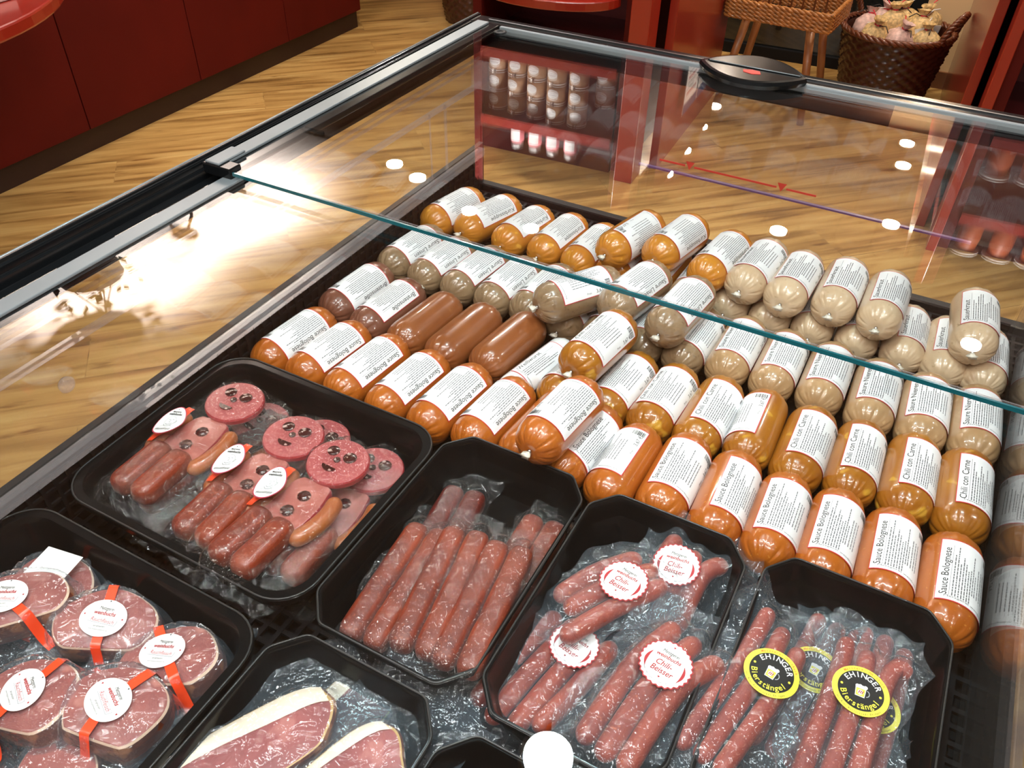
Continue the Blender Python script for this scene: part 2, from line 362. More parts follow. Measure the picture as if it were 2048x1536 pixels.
# ---- ceiling lights
dk = None
for i, (x, y, pw, c, r) in enumerate(LAMPS):
    near = y < 1.5
    lab = ('bright bluish white round ceiling spot above the near glass lid' if c is COOL else
           'small round ceiling spot, a white dot wherever the glass lid mirrors it' if not near else 'small round ceiling spot added out of view as extra light')
    t = thing('ceiling_spot', lab, 'ceiling light', (x, y, CEIL), (0, 0, 0), 'round spots in the shop ceiling')
    mb = MB(); mb.lathe([(r + .012, 0), (r + .012, -.008), (r, -.010), (r, -.002)], 'steel', 28, caps=False); mb.build('trim_ring', t)
    mb = MB(); mb.lathe([(r, -.004), (r * .5, -.005)], 'lens_cool' if c is COOL else ('lens_warm' if c is WARM else 'lens_neutral'), 28); mb.build('lamp_lens', t, smooth=False)
    ld = bpy.data.lights.new('spot_light', 'AREA'); ld.shape = 'DISK'; ld.size = r * 2; ld.energy = pw * (0.48 if y < 2.4 else .78); ld.color = c
    lo = bpy.data.objects.new('spot_light', ld); COL.objects.link(lo); lo.location = (0, 0, -.014); lo.parent = t
for i, (x, y, a, lab) in enumerate(((-.75, .12, .35, 'long white tube light added out of view above the near left of the case'), (.15, .18, .5, 'long white tube light added out of view above the near right of the case'), (-.3, -.55, 0, 'long white tube light added behind the camera'))):  # tubes added outside the mirrored area to put glints on the film
    t = thing('added_tube_light', lab, 'ceiling light', (x, y, CEIL), (0, 0, a), 'added tube lights in the shop ceiling')
    mb = MB(); mb.box((-.50, -.05, -.035), (.50, .05, 0), 'white_wall'); mb.build('housing', t, smooth=False, bevel=.004)
    mb = MB(); mb.box((-.48, -.035, -.038), (.48, .035, -.035), 'lens_tube'); mb.build('diffuser', t, smooth=False)
    ld = bpy.data.lights.new('tube_beam', 'AREA'); ld.shape = 'RECTANGLE'; ld.size = .95; ld.size_y = .06; ld.energy = 7.0; ld.color = (1, .98, .96)
    lo = bpy.data.objects.new('tube_beam', ld); COL.objects.link(lo); lo.parent = t; lo.location = (0, 0, -.042)
# uplights added on made-up arms, washing the ceiling for the lid's pale glow
for i, (y, lab) in enumerate(((1.55, 'nearer small upward lamp added on a bracket above the left counter'), (2.15, 'farther small upward lamp added on a bracket above the left counter'))):
    t = thing('added_uplight', lab, 'added lamp', (-2.38, y, 1.62), (0, 0, 0), 'added uplights above the counter')
    mb = MB(); mb.lathe([(.001, -.02), (.022, -.015), (.030, .02), (.027, .02), (.018, -.008), (.001, -.010)], 'steel', 24, caps=False); mb.build('lamp_cup', t)
    mb = MB(); mb.tube([(-.02, 0, -.01), (-.60, 0, -.01)], .006, 'steel', 10); mb.build('bracket_arm', t)
    ld = bpy.data.lights.new('uplight_beam', 'SPOT'); ld.energy = 620; ld.spot_size = math.radians(120); ld.spot_blend = 1; ld.shadow_soft_size = .02; ld.color = (1, .92, .90)
    lo = bpy.data.objects.new('uplight_beam', ld); COL.objects.link(lo); lo.parent = t; lo.location = (0, 0, .012); lo.rotation_euler = (PI, math.radians(-14), 0)
# ---- left counter, a run of cabinet units
CA = math.radians(1.3)
CM = Matrix.Translation((-2.80, 1.33, 0)) @ Matrix.Rotation(CA, 4, 'Z')
ords = ['nearest', 'second nearest', 'third', 'fourth', 'farthest']
UW = .588
for k in range(5):
    y0 = -.60 + k * UW - .01
    t = thing('counter_cabinet', 'dark red front of the %s floor cabinet in the row along the left' % ords[k], 'cabinet', CM @ Vector((0, y0, 0)), (0, 0, CA), 'red floor cabinets along the left')
    mb = MB(); mb.box((-.58, .002, .09), (-.02, UW - .002, .86), 'maroon_inner'); mb.build('body', t, smooth=False)
    mb = MB(); mb.box((-.018, .002, .092), (0, UW - .002, .86), 'red_panel'); mb.build('door', t, smooth=False, bevel=.0015)
    mb = MB(); mb.box((-.5, 0, 0), (-.03, UW, .088), 'plinth'); mb.build('plinth', t, smooth=False)
mb = MB(); mb.box((-.62, -.7, .862), (.02, 3.0, .90), 'red_bright', CM); tag(mb.build('countertop', smooth=False, bevel=.004), 'long red worktop over the left floor cabinets', 'countertop')
t = thing('wall_shelf_unit', 'tall dark red shelving rising from the left worktop to the ceiling', 'shelf', CM @ Vector((0, 0, .902)), (0, 0, CA))
mb = MB(); mb.box((-.60, -.7, 0), (-.57, 3.0, CEIL - .91), 'red_panel'); mb.build('back_panel', t, smooth=False)
for z in (.42, .80, 1.17):
    mb = MB(); mb.box((-.57, -.7, z), (-.14, 3.0, z + .03), 'maroon_inner'); mb.build('shelf', t, smooth=False)
# rounded red shelf bulging from the counter
mb = MB(); pts = [(0.0, -.75), (.0, .0)]
pts = [(.08 + .65 * math.cos(a), .65 * math.sin(a)) for a in np.linspace(-PI / 2, PI / 2, 36)] + [(0, .65), (0, -.65)]
mb.prism(pts, .715, .75, 'red_bright', Matrix.Translation((-2.78, 1.1, 0)))
tag(mb.build('rounded_shelf', smooth=False, bevel=.006), 'rounded bright red shelf jutting out of the left cabinets', 'shelf')
mb = MB(); mb.box((-2.42, 1.20, .751), (-2.24, 1.42, .775), 'pasta_pink', Matrix.Translation((0, 0, 0)))
tag(mb.build('paper_stack', smooth=False, bevel=.003), 'reddish paper stack lying on the rounded red shelf', 'paper')
# objects on the wall shelf, seen mirrored in the lid: signs, black boxes, pan, whisk
for i, (y, z, w_, h_, mt, nm, lab, ct) in enumerate([
    (2.22, 2.0, .17, .10, 'paper', 'price_sign', 'small white sign with black letters mirrored beside the pan', 'sign'),
    (2.50, 2.0, .22, .11, 'paper', 'price_sign', 'wider white sign mirrored next to the black boxes', 'sign'),
    (2.86, 1.98, .18, .14, 'black_matte', 'storage_box', 'black box mirrored at the upper rail, nearer one', 'box'),
    (3.10, 1.98, .22, .15, 'black_matte', 'storage_box', 'black box mirrored at the upper rail, farther one', 'box')]):
    t = thing(nm, lab, ct, (-2.93 - .02 * i, y, z), (0, 0, CA))
    mb = MB(); d_ = .004 if mt == 'paper' else .12
    mb.box((-d_, -w_ / 2, -h_ / 2), (0, w_ / 2, h_ / 2), mt); mb.build('board' if mt == 'paper' else 'body', t, smooth=False)
    if mt == 'paper':
        F = Flat(); F.text('Preise', 0, -.015, .05, 'ink', 1); mb = MB(); F.put(lambda x, y_, o: (.001, x, y_), mb); mb.build('lettering', t, smooth=False)
t = thing('hanging_pan', 'shiny metal pan hanging, mirrored by the corner of the sliding lid', 'pan', (-2.72, 2.72, 1.99), (.2, 0, 0))
mb = MB(); mb.lathe([(.001, 0), (.12, 0), (.135, .045), (.13, .045), (.115, .004), (.001, .004)], 'pan_metal', 32, caps=False); mb.build('bowl', t)
mb = MB(); mb.tube([(.13, 0, .04), (.2, .02, .05), (.3, .04, .055)], .008, 'black_matte', 10); mb.build('handle', t)
# hanging bag and planter whose dark shapes show in the bright patch
t = thing('hanging_bag', 'brown cloth bag with a strap hanging, mirrored dark in the bright glass', 'bag', (-2.42, 1.88, 1.86))
mb = MB()
vs = []; 
prof = [(.02, -.14), (.15, -.12), (.17, 0), (.13, .10), (.02, .13)]
n = 20
vs = [(r * .55 * math.cos(2 * PI * k / n), r * math.sin(2 * PI * k / n) * 1.0, z) for r, z in prof for k in range(n)]
mb.add(vs, [(i * n + k, i * n + (k + 1) % n, (i + 1) * n + (k + 1) % n, (i + 1) * n + k) for i in range(len(prof) - 1) for k in range(n)], 'brown_bag'); mb.build('bag_body', t)
mb = MB(); mb.tube([(0, -.07, .10), (0, -.05, .20), (0, 0, .255), (0, .05, .20), (0, .07, .10)], .006, 'brown_bag', 8); mb.build('strap', t)
t = thing('hanging_planter', 'hanging basket with trailing leaves, mirrored dark in the left glass', 'plant', (-2.26, 1.36, 1.86))
mb = MB(); mb.lathe([(.001, -.02), (.07, -.02), (.10, .10), (.095, .10), (.06, 0), (.001, 0)], 'brown_bag', 20, caps=False); mb.build('pot', t)
mb = MB(); rr = random.Random(3)
for i in range(150):
    a = rr.uniform(0, 2 * PI); r = rr.uniform(.02, .16); z = rr.uniform(-.16, .16); s_ = rr.uniform(.012, .028); q = rr.uniform(0, PI)
    c = Vector((r * math.cos(a), r * math.sin(a), z)); u_ = Vector((math.cos(q), math.sin(q), rr.uniform(-.6, .6))) * s_; v_ = Vector((-math.sin(q), math.cos(q), rr.uniform(-.6, .6))) * s_ * .5
    mb.add([c - u_, c - v_, c + u_, c + v_], [(0, 1, 2, 3)], 'leaf')
mb.build('foliage', t, smooth=False)
mb = MB()
for a in (0, 2.1, 4.2): mb.tube([(.09 * math.cos(a), .09 * math.sin(a), .1), (0, 0, .25)], .002, 'brown_bag', 6)
mb.build('hanger', t)
# ---- wicker baskets
def wicker_mesh(mb, r0, r1, h, rows, n, mat, amp=.006):
    prof = []
    vs = []; m = rows * 3 + 1
    for j in range(m):
        t_ = j / (m - 1); r = r0 + (r1 - r0) * t_ ** .8; z = h * t_; row = j // 3; lump = math.sin(PI * ((j % 3) + .5) / 3)
        for k in range(n):
            ph = PI * row + 2 * PI * k / n * (n / 6)
            rr_ = r + amp * math.sin(ph) * lump + amp * .5 * lump
            vs.append((rr_ * math.cos(2 * PI * k / n), rr_ * math.sin(2 * PI * k / n), z))
    fs = [(i * n + k, i * n + (k + 1) % n, (i + 1) * n + (k + 1) % n, (i + 1) * n + k) for i in range(m - 1) for k in range(n)]
    fs.append(tuple(range(n - 1, -1, -1)))
    mb.add(vs, fs, mat)
    # inner skin
    vs = [((r0 + (r1 - r0) * t_ - .014) * math.cos(2 * PI * k / n), (r0 + (r1 - r0) * t_ - .014) * math.sin(2 * PI * k / n), .01 + (h - .01) * t_) for t_ in (0, 1) for k in range(n)]
    mb.add(vs, [(k, n + k, n + (k + 1) % n, (k + 1) % n) for k in range(n)] + [tuple(range(n))], mat)
def rope(mb, path, r, mat, tw=9, closed=False):
    for ph in (0, 2 * PI / 3, 4 * PI / 3):
        pts = []
        m = len(path)
        for i, p in enumerate(path):
            p = Vector(p); t_ = (Vector(path[(i + 1) % m if closed else min(i + 1, m - 1)]) - Vector(path[i - 1 if closed else max(i - 1, 0)])).normalized()
            a = t_.cross(Vector((0, 0, 1))); a = a if a.length > .1 else Vector((1, 0, 0)); a.normalize(); c = t_.cross(a)
            q = ph + 2 * PI * tw * i / m
            pts.append(p + (a * math.cos(q) + c * math.sin(q)) * r * .6)
        if closed: pts.append(pts[0])
        mb.tube(pts, r * .62, mat, 6)
def circ(r, z, n=120): return [(r * math.cos(2 * PI * k / n), r * math.sin(2 * PI * k / n), z) for k in range(n)]
bc = at(1775, 168, 0.05)
BK = Vector((-.27, 4.02, 0))
t = thing('wicker_basket', 'dark brown round wicker basket full of bagged pasta by the window', 'basket', BK, (0, 0, math.radians(-12)))
mb = MB(); wicker_mesh(mb, .165, .225, .31, 17, 132, 'wicker_dark'); mb.build('basket_body', t)
mb = MB(); rope(mb, circ(.225, .315), .012, 'wicker_mid', 16, True); mb.build('rim', t)
for s_ in (0, PI):
    mb = MB(); rope(mb, [((.225 + .02 * math.sin(a)) * math.cos(s_ + .42 * math.cos(a)), (.225 + .02 * math.sin(a)) * math.sin(s_ + .42 * math.cos(a)), .315 + .10 * math.sin(a)) for a in np.linspace(0, PI, 40)], .012, 'wicker_mid', 6); mb.build('handle', t)
bagspots = [(-.13, .09, .36, 'a pale pinkish'), (-.02, .13, .37, 'a knotted pale'), (.09, .12, .38, 'a full yellowish'), (-.14, -.05, .36, 'a pink and cream'), (-.03, -.02, .39, 'a pasta-filled clear'), (.10, .0, .38, 'a plump'), (.05, -.13, .35, 'a small low'), (.16, -.06, .35, 'a white-carded'), (-.07, -.14, .35, 'a ribbon-tied')]
posn = ['at the back left of', 'at the back middle of', 'at the back right of', 'at the left of', 'in the middle of', 'right of the middle of', 'at the front of', 'beside the right handle of', 'at the front left of']
for i, (x, y, z, d_) in enumerate(bagspots):
    rr = random.Random(i + 40); P = BK + Matrix.Rotation(math.radians(-12), 3, 'Z') @ Vector((x * .86, y * .86, z - .06))
    t = thing('pasta_bag', '%s pasta bag %s the dark wicker basket' % (d_.capitalize(), posn[i]), 'bag', P, (rr.uniform(-.3, .3), rr.uniform(-.3, .3), rr.uniform(0, 3)), 'pasta bags in the wicker basket')
    mb = MB(); n = 20; vs = []
    prof = [(.012, -.055), (.05, -.045), (.062, -.01), (.055, .03), (.03, .052), (.010, .060), (.022, .078), (.028, .085)]
    for r, zz in prof:
        for k in range(n): q = 1 + .16 * math.sin(3 * 2 * PI * k / n + i) * rr.uniform(.6, 1.2); vs.append((r * q * math.cos(2 * PI * k / n), r * q * math.sin(2 * PI * k / n), zz + rr.uniform(-.002, .002)))
    mb.add(vs, [(a * n + k, a * n + (k + 1) % n, (a + 1) * n + (k + 1) % n, (a + 1) * n + k) for a in range(len(prof) - 1) for k in range(n)], 'pasta' if i % 3 else 'pasta_pink'); mb.build('pasta', t)
    mb = MB(); mb.lathe([(.0125, .056), (.015, .060), (.0125, .064)], 'label_red', 14, caps=False)
    mb.tube([(.012, 0, .06), (.035, .01, .085), (.06, .012, .12 if i in (0, 4) else .09)], .0022, 'label_red' if i % 2 == 0 else 'sticker_white', 6); mb.tube([(-.012, 0, .06), (-.035, -.02, .07), (-.06, -.025, .055)], .002, 'ink', 6); mb.build('ribbon', t)
    mb = MB(); mb.box((-.025, -.062, -.01), (.02, -.060, .022), 'sticker_white', Matrix.Rotation(rr.uniform(-.5, .5), 4, 'Y')); mb.build('tag', t, smooth=False)
t = thing('wicker_basket', 'dark wicker basket on the floor at the far end of the red cabinets', 'basket', (-2.42, 4.10, 0))
mb = MB(); wicker_mesh(mb, .15, .20, .30, 15, 120, 'wicker_dark'); mb.build('basket_body', t)
mb = MB(); rope(mb, circ(.20, .305), .012, 'wicker_mid', 14, True); mb.build('rim', t)
# ---- wooden stand with tan wicker tray on top
ST = Vector((-.69, 3.72, 0))
t = thing('wicker_stand', 'tan wicker tray basket on slanted wooden legs in front of the window', 'stand', ST, (0, 0, math.radians(-3)))
mb = MB()
for k in range(5):
    rr_ = [(-.212, -.15), (.212, -.15), (.212, .15), (-.212, .15)]; path = []
    z = .385 + .014 * k
    for i in range(4):
        a, c = Vector((*rr_[i], z)), Vector((*rr_[(i + 1) % 4], z))
        path += [a.lerp(c, s_) for s_ in np.linspace(0, .96, 26)]
    rope(mb, path, .010, 'wicker_tan', 22, True)
mb.build('tray_rim', t)
mb = MB()
for k in range(13): mb.tube([(-.204 + k * .034, -.145, .385), (-.204 + k * .034, .145, .385)], .0035, 'wicker_mid', 6)
mb.build('slats', t)
for k in range(8):
    pass
for k in range(9):
    for sy in (-.148, .148): mb = MB(); mb.tube([(-.18 + k * .045, sy, .44), (-.18 + k * .045, sy * 1.05, .60)], .004, 'wicker_mid', 6); mb.build('spindle', t)
mb = MB(); rope(mb, [Vector(a).lerp(Vector(c_), q) for a, c_ in (((-.19, -.155, .6), (.19, -.155, .6)), ((.19, -.155, .6), (.19, .155, .6)), ((.19, .155, .6), (-.19, .155, .6)), ((-.19, .155, .6), (-.19, -.155, .6))) for q in np.linspace(0, .95, 20)], .011, 'wicker_tan', 20, True); mb.build('top_rim', t)
for sx, sy in ((-1, -1), (1, -1), (1, 1), (-1, 1)):
    mb = MB(); mb.tube([(sx * .13, sy * .10, .385), (sx * .19, sy * .14, 0)], [.018, .015], 'chair_wood', 14); mb.build('leg', t)
# ---- shelf cabinets behind the case
def jar(t, r, h, fill, lid, label_mat='sticker_white', clips=True, lab_h=.5):
    mb = MB(); mb.lathe([(r * .8, 0), (r * .97, .004), (r, .012), (r, h * .82), (r * .93, h * .9), (r * .96, h * .93)], fill, 24); mb.build('jar_body', t)
    mb = MB(); mb.lathe([(r * .98, h * .93), (r * 1.02, h * .94), (r * 1.02, h * .985), (r * .8, h), (r * .3, h * .99)], lid, 24); l = mb.build('lid', t)
    if clips:
        for a in (-PI / 2 - .12, -PI / 2 + .12):
            mb = MB(); mb.box((-.003, r * .96, h * .86), (.003, r * 1.06, h * 1.01), 'clip_metal', Matrix.Rotation(a - PI / 2, 4, 'Z')); mb.build('clip', t, smooth=False)
    mb = MB(); F = Flat(); F.disc(r * .62, h * .24, label_mat, 1, rings=4, n=28)
    F.text('Metzgerei', 0, h * .04, h * .1, 'print_grey', 2, width=r * .8); F.text('weinbuchs', 0, -h * .08, h * .12, 'print_grey', 2, width=r * .95)
    F.put(lambda x, y, o: ((r + .0004 + o) * math.sin(x / r), -(r + .0004 + o) * math.cos(x / r), h * .46 + y), mb); mb.build('sticker', t)
def cabinet(u0, u1, label, nm_posts):
    t = thing('shelf_cabinet', label, 'cabinet', RM @ Vector((u0, 0, 0)), (0, 0, RANG))
    W = u1 - u0
    for n_, q in (('side_panel', ((0, 0, 0), (.035, .95, 2.04))), ('side_panel', ((W - .035, .03, 0), (W, .95, 2.04))), ('back_panel', ((.035, .42, 0), (W - .035, .44, 2.04)))):
        mb = MB(); mb.box(*q, 'red_panel' if n_ == 'side_panel' else 'maroon_inner'); mb.build(n_, t, smooth=False, bevel=.002)
    mb = MB(); mb.box((.035, .01, 0), (W - .035, .03, .43), 'red_panel'); mb.build('lower_front', t, smooth=False)
    for z in (.43, .80, 1.08, 1.315, 1.535, 1.79):
        mb = MB(); mb.box((.035, .0, z - .022), (W - .035, .42, z), 'maroon_inner'); mb.box((.035, -.012, z - .03), (W - .035, 0, z + .006), 'red_bright'); mb.build('shelf', t, smooth=False)
    return t
cabL = cabinet(-1.20, -.60, 'red shelf cabinet with jars, behind the far left end of the case', 1)
cabR = cabinet(.531, 1.5, 'red shelf cabinet with bottled jars, behind the far right end of the case', 1)
for u0, pw_, lab in ((-.597, .07, 'bright red upright post right of the left shelf cabinet'), (.50, .03, 'bright red upright post left of the right shelf cabinet')):
    mb = MB(); mb.box((u0, -.04, 0), (u0 + pw_, .06, 2.02), 'red_bright', RM); tag(mb.build('corner_post', smooth=False, bevel=.003), lab, 'post')
for u0, lab in ((-.512, 'broad red side panel beside the stand with the tan wicker tray'), (.455, 'red side panel beside the painted pier and dark basket')):
    mb = MB(); mb.box((u0, .12, 0), (u0 + .03, 1.0 if u0 < 0 else WY - .02, 2.02), 'red_bright' if u0 < 0 else 'red_bright', RM); tag(mb.build('side_panel', smooth=False, bevel=.002), lab, 'panel')
mb = MB(); mb.prism([(.26 * math.cos(a), .16 * math.sin(a)) for a in np.linspace(PI, 2 * PI, 24)], .60, .63, 'red_bright', Matrix.Translation(rp(-.9, -.015)) @ Matrix.Rotation(RANG, 4, 'Z'))
tag(mb.build('rounded_shelf', smooth=False, bevel=.004), 'rounded red ledge on the front of the left shelf cabinet', 'shelf')
# jars: three high in six columns
proto = None; cols = [(-1.13, .07, 3), (-1.045, .06, 3), (-.96, .05, 3), (-.875, .04, 3), (-.79, .045, 3), (-.705, .10, 2)]
cn = ['first', 'second', 'third', 'fourth', 'fifth', 'sixth']; ln = ['bottom', 'middle', 'top']
def kids(o): return list(o.children)
for ci, (u, v, nst) in enumerate(cols):
    for k in range(nst):
        lab = 'meat jar with oval label, %s jar of the %s column from the left' % (ln[k], cn[ci])
        loc = rp(u, v, 1.537 + k * .071)
        if proto is None:
            proto = thing('meat_jar', lab, 'jar', loc, (0, 0, RANG), 'stacked jars on the cabinet shelf'); jar(proto, .037, .070, 'paste_brown', 'lid_white'); pk = kids(proto)
        else: dup(proto, pk, loc, (0, 0, RANG + R_.uniform(-.25, .25)), lab)
for i, u in enumerate((-.80, -.71)):
    for k in range(2):
        r, _ = dup(proto, pk, rp(u, .10, 1.317 + k * .071), (0, 0, RANG + .2 * i), 'meat jar near the black corner, %s of the %s pair below the stacked jars' % (('lower', 'upper')[k], ('left', 'right')[i]), 'jars on the lower cabinet shelf')
pr = None
for i, u in enumerate((-1.03, -.955, -.88, -.805)):
    lab = 'small jar with pink and white label, %s of four in a row' % ('leftmost', 'second', 'third', 'rightmost')[i]
    if pr is None:
        pr = thing('small_jar', lab, 'jar', rp(u, .04, 1.797), (0, 0, RANG), 'four small pink-labelled jars')
        mb = MB(); mb.lathe([(.024, 0), (.027, .003), (.027, .058), (.022, .066)], 'pink_label', 20); mb.build('jar_body', pr)
        mb = MB(); mb.lathe([(.0235, .066), (.0245, .070), (.024, .088), (.012, .092)], 'steel', 20); mb.build('lid', pr)
        mb = MB(); n = 8; mb.add([(.0275 * math.sin(a), -.0275 * math.cos(a), z) for z in (.012, .054) for a in np.linspace(-.75, .75, n)], [(k, k + 1, n + k + 1, n + k) for k in range(n - 1)], 'sticker_white'); mb.build('sticker', pr)
        prk = kids(pr)
    else: dup(pr, prk, rp(u, .04, 1.797), (0, 0, RANG + .15), lab)
# right cabinet: big preserving jars
pb = None
for z, vv in ((1.317, .10), (1.537, .08), (1.797, .06)):
    for i, u in enumerate((.62, .72, .82, .92, 1.02)):
        lvl = {1.317: 'lower', 1.537: 'middle', 1.797: 'upper'}[z]
        lab = 'orange preserving jar with wide glass lid, %s in the %s row of the right cabinet' % (cn[i], lvl)
        if pb is None:
            pb = thing('preserving_jar', lab, 'jar', rp(u, vv, z), (0, 0, RANG), 'preserving jars in the right cabinet')
            mb = MB(); mb.lathe([(.030, 0), (.034, .004), (.036, .07), (.032, .10), (.034, .11)], 'paste_red', 24); mb.build('jar_body', pb)
            mb = MB(); mb.lathe([(.040, .110), (.046, .113), (.046, .118), (.034, .122), (.01, .121)], 'lid_white', 28); mb.build('lid', pb)
            mb = MB(); F = Flat(); F.disc(.021, .021, 'sticker_white', 1, rings=3, n=24); F.put(lambda x, y, o: (x, y, .1225 + o), mb); mb.build('sticker', pb)
            pbk = kids(pb)
        else: dup(pb, pbk, rp(u, vv, z), (0, 0, RANG), lab)
# leaflet holder on the left cabinet's side
t = thing('leaflet_holder', 'red plastic holder of white leaflets on the side of the red cabinet', 'holder', rp(-.475, .30, 1.62), (0, 0, RANG))
mb = MB(); mb.box((0, 0, -.10), (.004, .62, -.06), 'red_plastic'); mb.box((.06, 0, -.10), (.064, .62, -.04), 'red_plastic'); mb.box((0, 0, -.104), (.064, .62, -.10), 'red_plastic'); mb.build('rack', t, smooth=False)
for k in range(3):
    lf = thing('leaflet', 'white printed leaflet, %s in the red holder' % ('nearest', 'middle', 'farthest')[k], 'leaflet', rp(-.46, .31 + .2 * k, 1.62), (0, 0, RANG), 'leaflets in the red holder')
    mb = MB(); mb.box((0, 0, -.09), (.003, .18, .13), 'paper'); mb.box((.003, 0, .09), (.0035, .18, .13), 'blue_print')
    for j in range(7): mb.box((.003, .02, -.07 + j * .02), (.0034, .02 + .14 * R_.uniform(.6, 1), -.063 + j * .02), 'print_red' if j % 3 == 0 else 'print_grey')
    mb.build('sheet', lf, smooth=False)
# ================================================================== THE CASE
X0, X1, YF, YN = -.755, .2045, 1.295, -.06      # inside of the glass box
ZG = .725; ZFLOOR = LID - .313
case = thing('display_case', 'black framed glass topped refrigerated island case full of meat products', 'display case', (0, 0, 0))
# body: outer box of four walls below the glass
mb = MB()
mb.box((X0 - .020, YN - .03, .12), (X0 - .010, YF + .03, ZG - .004), 'black_matte'); mb.box((X1 + .008, YN - .03, .12), (X1 + .02, YF + .03, ZG - .004), 'black_matte')
mb.box((X0 - .03, YN - .03, .12), (X1 + .03, YN - .008, ZG - .004), 'black_matte')
mb.box((X0 - .03, YF + .01, .12), (X1 + .03, YF + .03, ZFLOOR + .006), 'black_matte'); mb.box((X0 - .03, YN - .03, .10), (X1 + .03, YF + .03, .13), 'black_matte')
mb.build('cabinet_body', case, smooth=False)
for sx in (X0 + .03, X1 - .03):
    for sy in (YN + .04, YF - .04):
        mb = MB(); mb.lathe([(.03, 0), (.03, .03), (.02, .04), (.02, .10)], 'black_matte', 16, (sx, sy, 0)); mb.build('foot', case)
# inner tub: solid black sheet, with a black lattice of holes over the floor and up the left wall
mb = MB()
mb.box((X0 - .006, YN - .006, ZFLOOR - .03), (X1 + .006, YF + .006, ZFLOOR - .022), 'black_matte')
mb.box((X0 - .008, YN, ZFLOOR - .03), (X0 - .003, YF, ZG - .005), 'black_matte'); mb.box((X0, YN - .006, ZFLOOR - .03), (X1, YN, ZG), 'black_matte')
mb.box((X0, YF + .002, ZFLOOR - .03), (X1, YF + .008, ZFLOOR + .01), 'black_frame')
mb.build('tub', case, smooth=False)
def lattice(mb, o, ux, uy, nx, ny, px_, py_, bar, th, mat):
    "grid of bars: o origin, ux and uy unit directions"
    ux, uy = Vector(ux), Vector(uy); nz = ux.cross(uy).normalized(); o = Vector(o)
    for i in range(nx + 1):
        a = o + ux * (i * px_ - bar / 2); MM = Matrix((ux, uy, nz)).transposed().to_4x4(); MM.translation = a; mb.box((0, 0, 0), (bar, ny * py_, th), mat, MM)
    for j in range(ny + 1):
        a = o + uy * (j * py_ - bar / 2); MM = Matrix((ux, uy, nz)).transposed().to_4x4(); MM.translation = a; mb.box((0, 0, 0), (nx * px_, bar, th * .9), mat, MM)
mb = MB(); lattice(mb, (X0, YN, ZFLOOR - .005), (1, 0, 0), (0, 1, 0), 55, 70, .0176, .0193, .0055, .005, 'black_lattice'); mb.build('floor_lattice', case, smooth=False)
mb = MB(); lattice(mb, (X0 - .001, YN, ZFLOOR), (0, 1, 0), (0, 0, 1), 77, 4, .0175, .018, .0045, .003, 'black_lattice'); mb.build('wall_lattice', case, smooth=False)
# glass panels
def panel(name, a, b_, mat='side_glass'):
    mb = MB(); mb.box(a, b_, mat); return mb.build(name, case, smooth=False)
panel('side_glass', (X0 - .004, YN, ZG), (X0, YF, LID - .03)); panel('side_glass', (X1, YN, ZFLOOR + .0), (X1 + .004, YF, LID - .03))
panel('end_glass', (X0, YF, .768), (X1, YF + .004, LID - .03)); panel('end_glass', (X0, YF + .006, ZFLOOR + .012), (X1, YF + .009, .772)); panel('end_glass', (X0, YN - .004, ZG), (X1, YN, LID - .03))
mb = MB(); mb.box((X0 + .32, YF - .001, .766), (X1 - .1, YF + .005, .769), 'purple_edge'); mb.build('glass_seam', case, smooth=False)
# clear acrylic lower edge and ledges along the left glass
for (z0, z1, xo) in ((ZG - .012, ZG + .002, .012), (.845, .853, .006), (.884, .887, .004), (.894, .897, .004)):
    mb = MB(); mb.box((X0 - .001, YN, z0), (X0 + xo, YF - .003, z1), 'acrylic'); mb.build('acrylic_ledge', case, smooth=False, bevel=.0008)
mb = MB(); mb.prism([(X0, YF - .03), (X0 + .05, YF - .03), (X0 + .05, YF - .027), (X0, YF - .027)], .85, .90, 'acrylic'); mb.build('acrylic_end', case, smooth=False)
mb = MB(); mb.box((X1 + .0042, YN, .758), (X1 + .011, YF, .775), 'acrylic'); mb.build('acrylic_ledge', case, smooth=False)
for yy in (1.12,):
    mb = MB(); mb.box((X0 + .002, yy, ZG), (X0 + .0045, yy + .002, .85), 'acrylic'); mb.box((X0 + .0005, yy + .05, ZG + .0), (X0 + .004, yy + .0535, .85), 'acrylic'); mb.build('acrylic_divider', case, smooth=False)
mb = MB(); mb.lathe([(.0005, .0), (.009, .001), (.010, .005), (.006, .009), (.0005, .010)], 'acrylic', 24, caps=False); o = mb.build('suction_knob', case); o.rotation_euler = (0, PI / 2, 0); o.location = (X0, .38, .805)
# load line on the end glass
mb = MB()
z = .785; th = .0032
for xa, xb in ((-.398, -.352), (-.336, -.196), (-.180, -.132)): mb.box((xa, YF - .0016, z - th / 2), (xb, YF - .0008, z + th / 2), 'red_mark')
for xc in (-.344, -.188):
    mb.add([(xc - .0075, YF - .0016, z + .008), (xc + .0075, YF - .0016, z + .008), (xc, YF - .0016, z - .006)], [(0, 2, 1)], 'red_mark'); mb.add([(xc - .0075, YF - .0008, z + .008), (xc + .0075, YF - .0008, z + .008), (xc, YF - .0008, z - .006)], [(0, 1, 2)], 'red_mark')
mb.build('load_line', case, smooth=False)
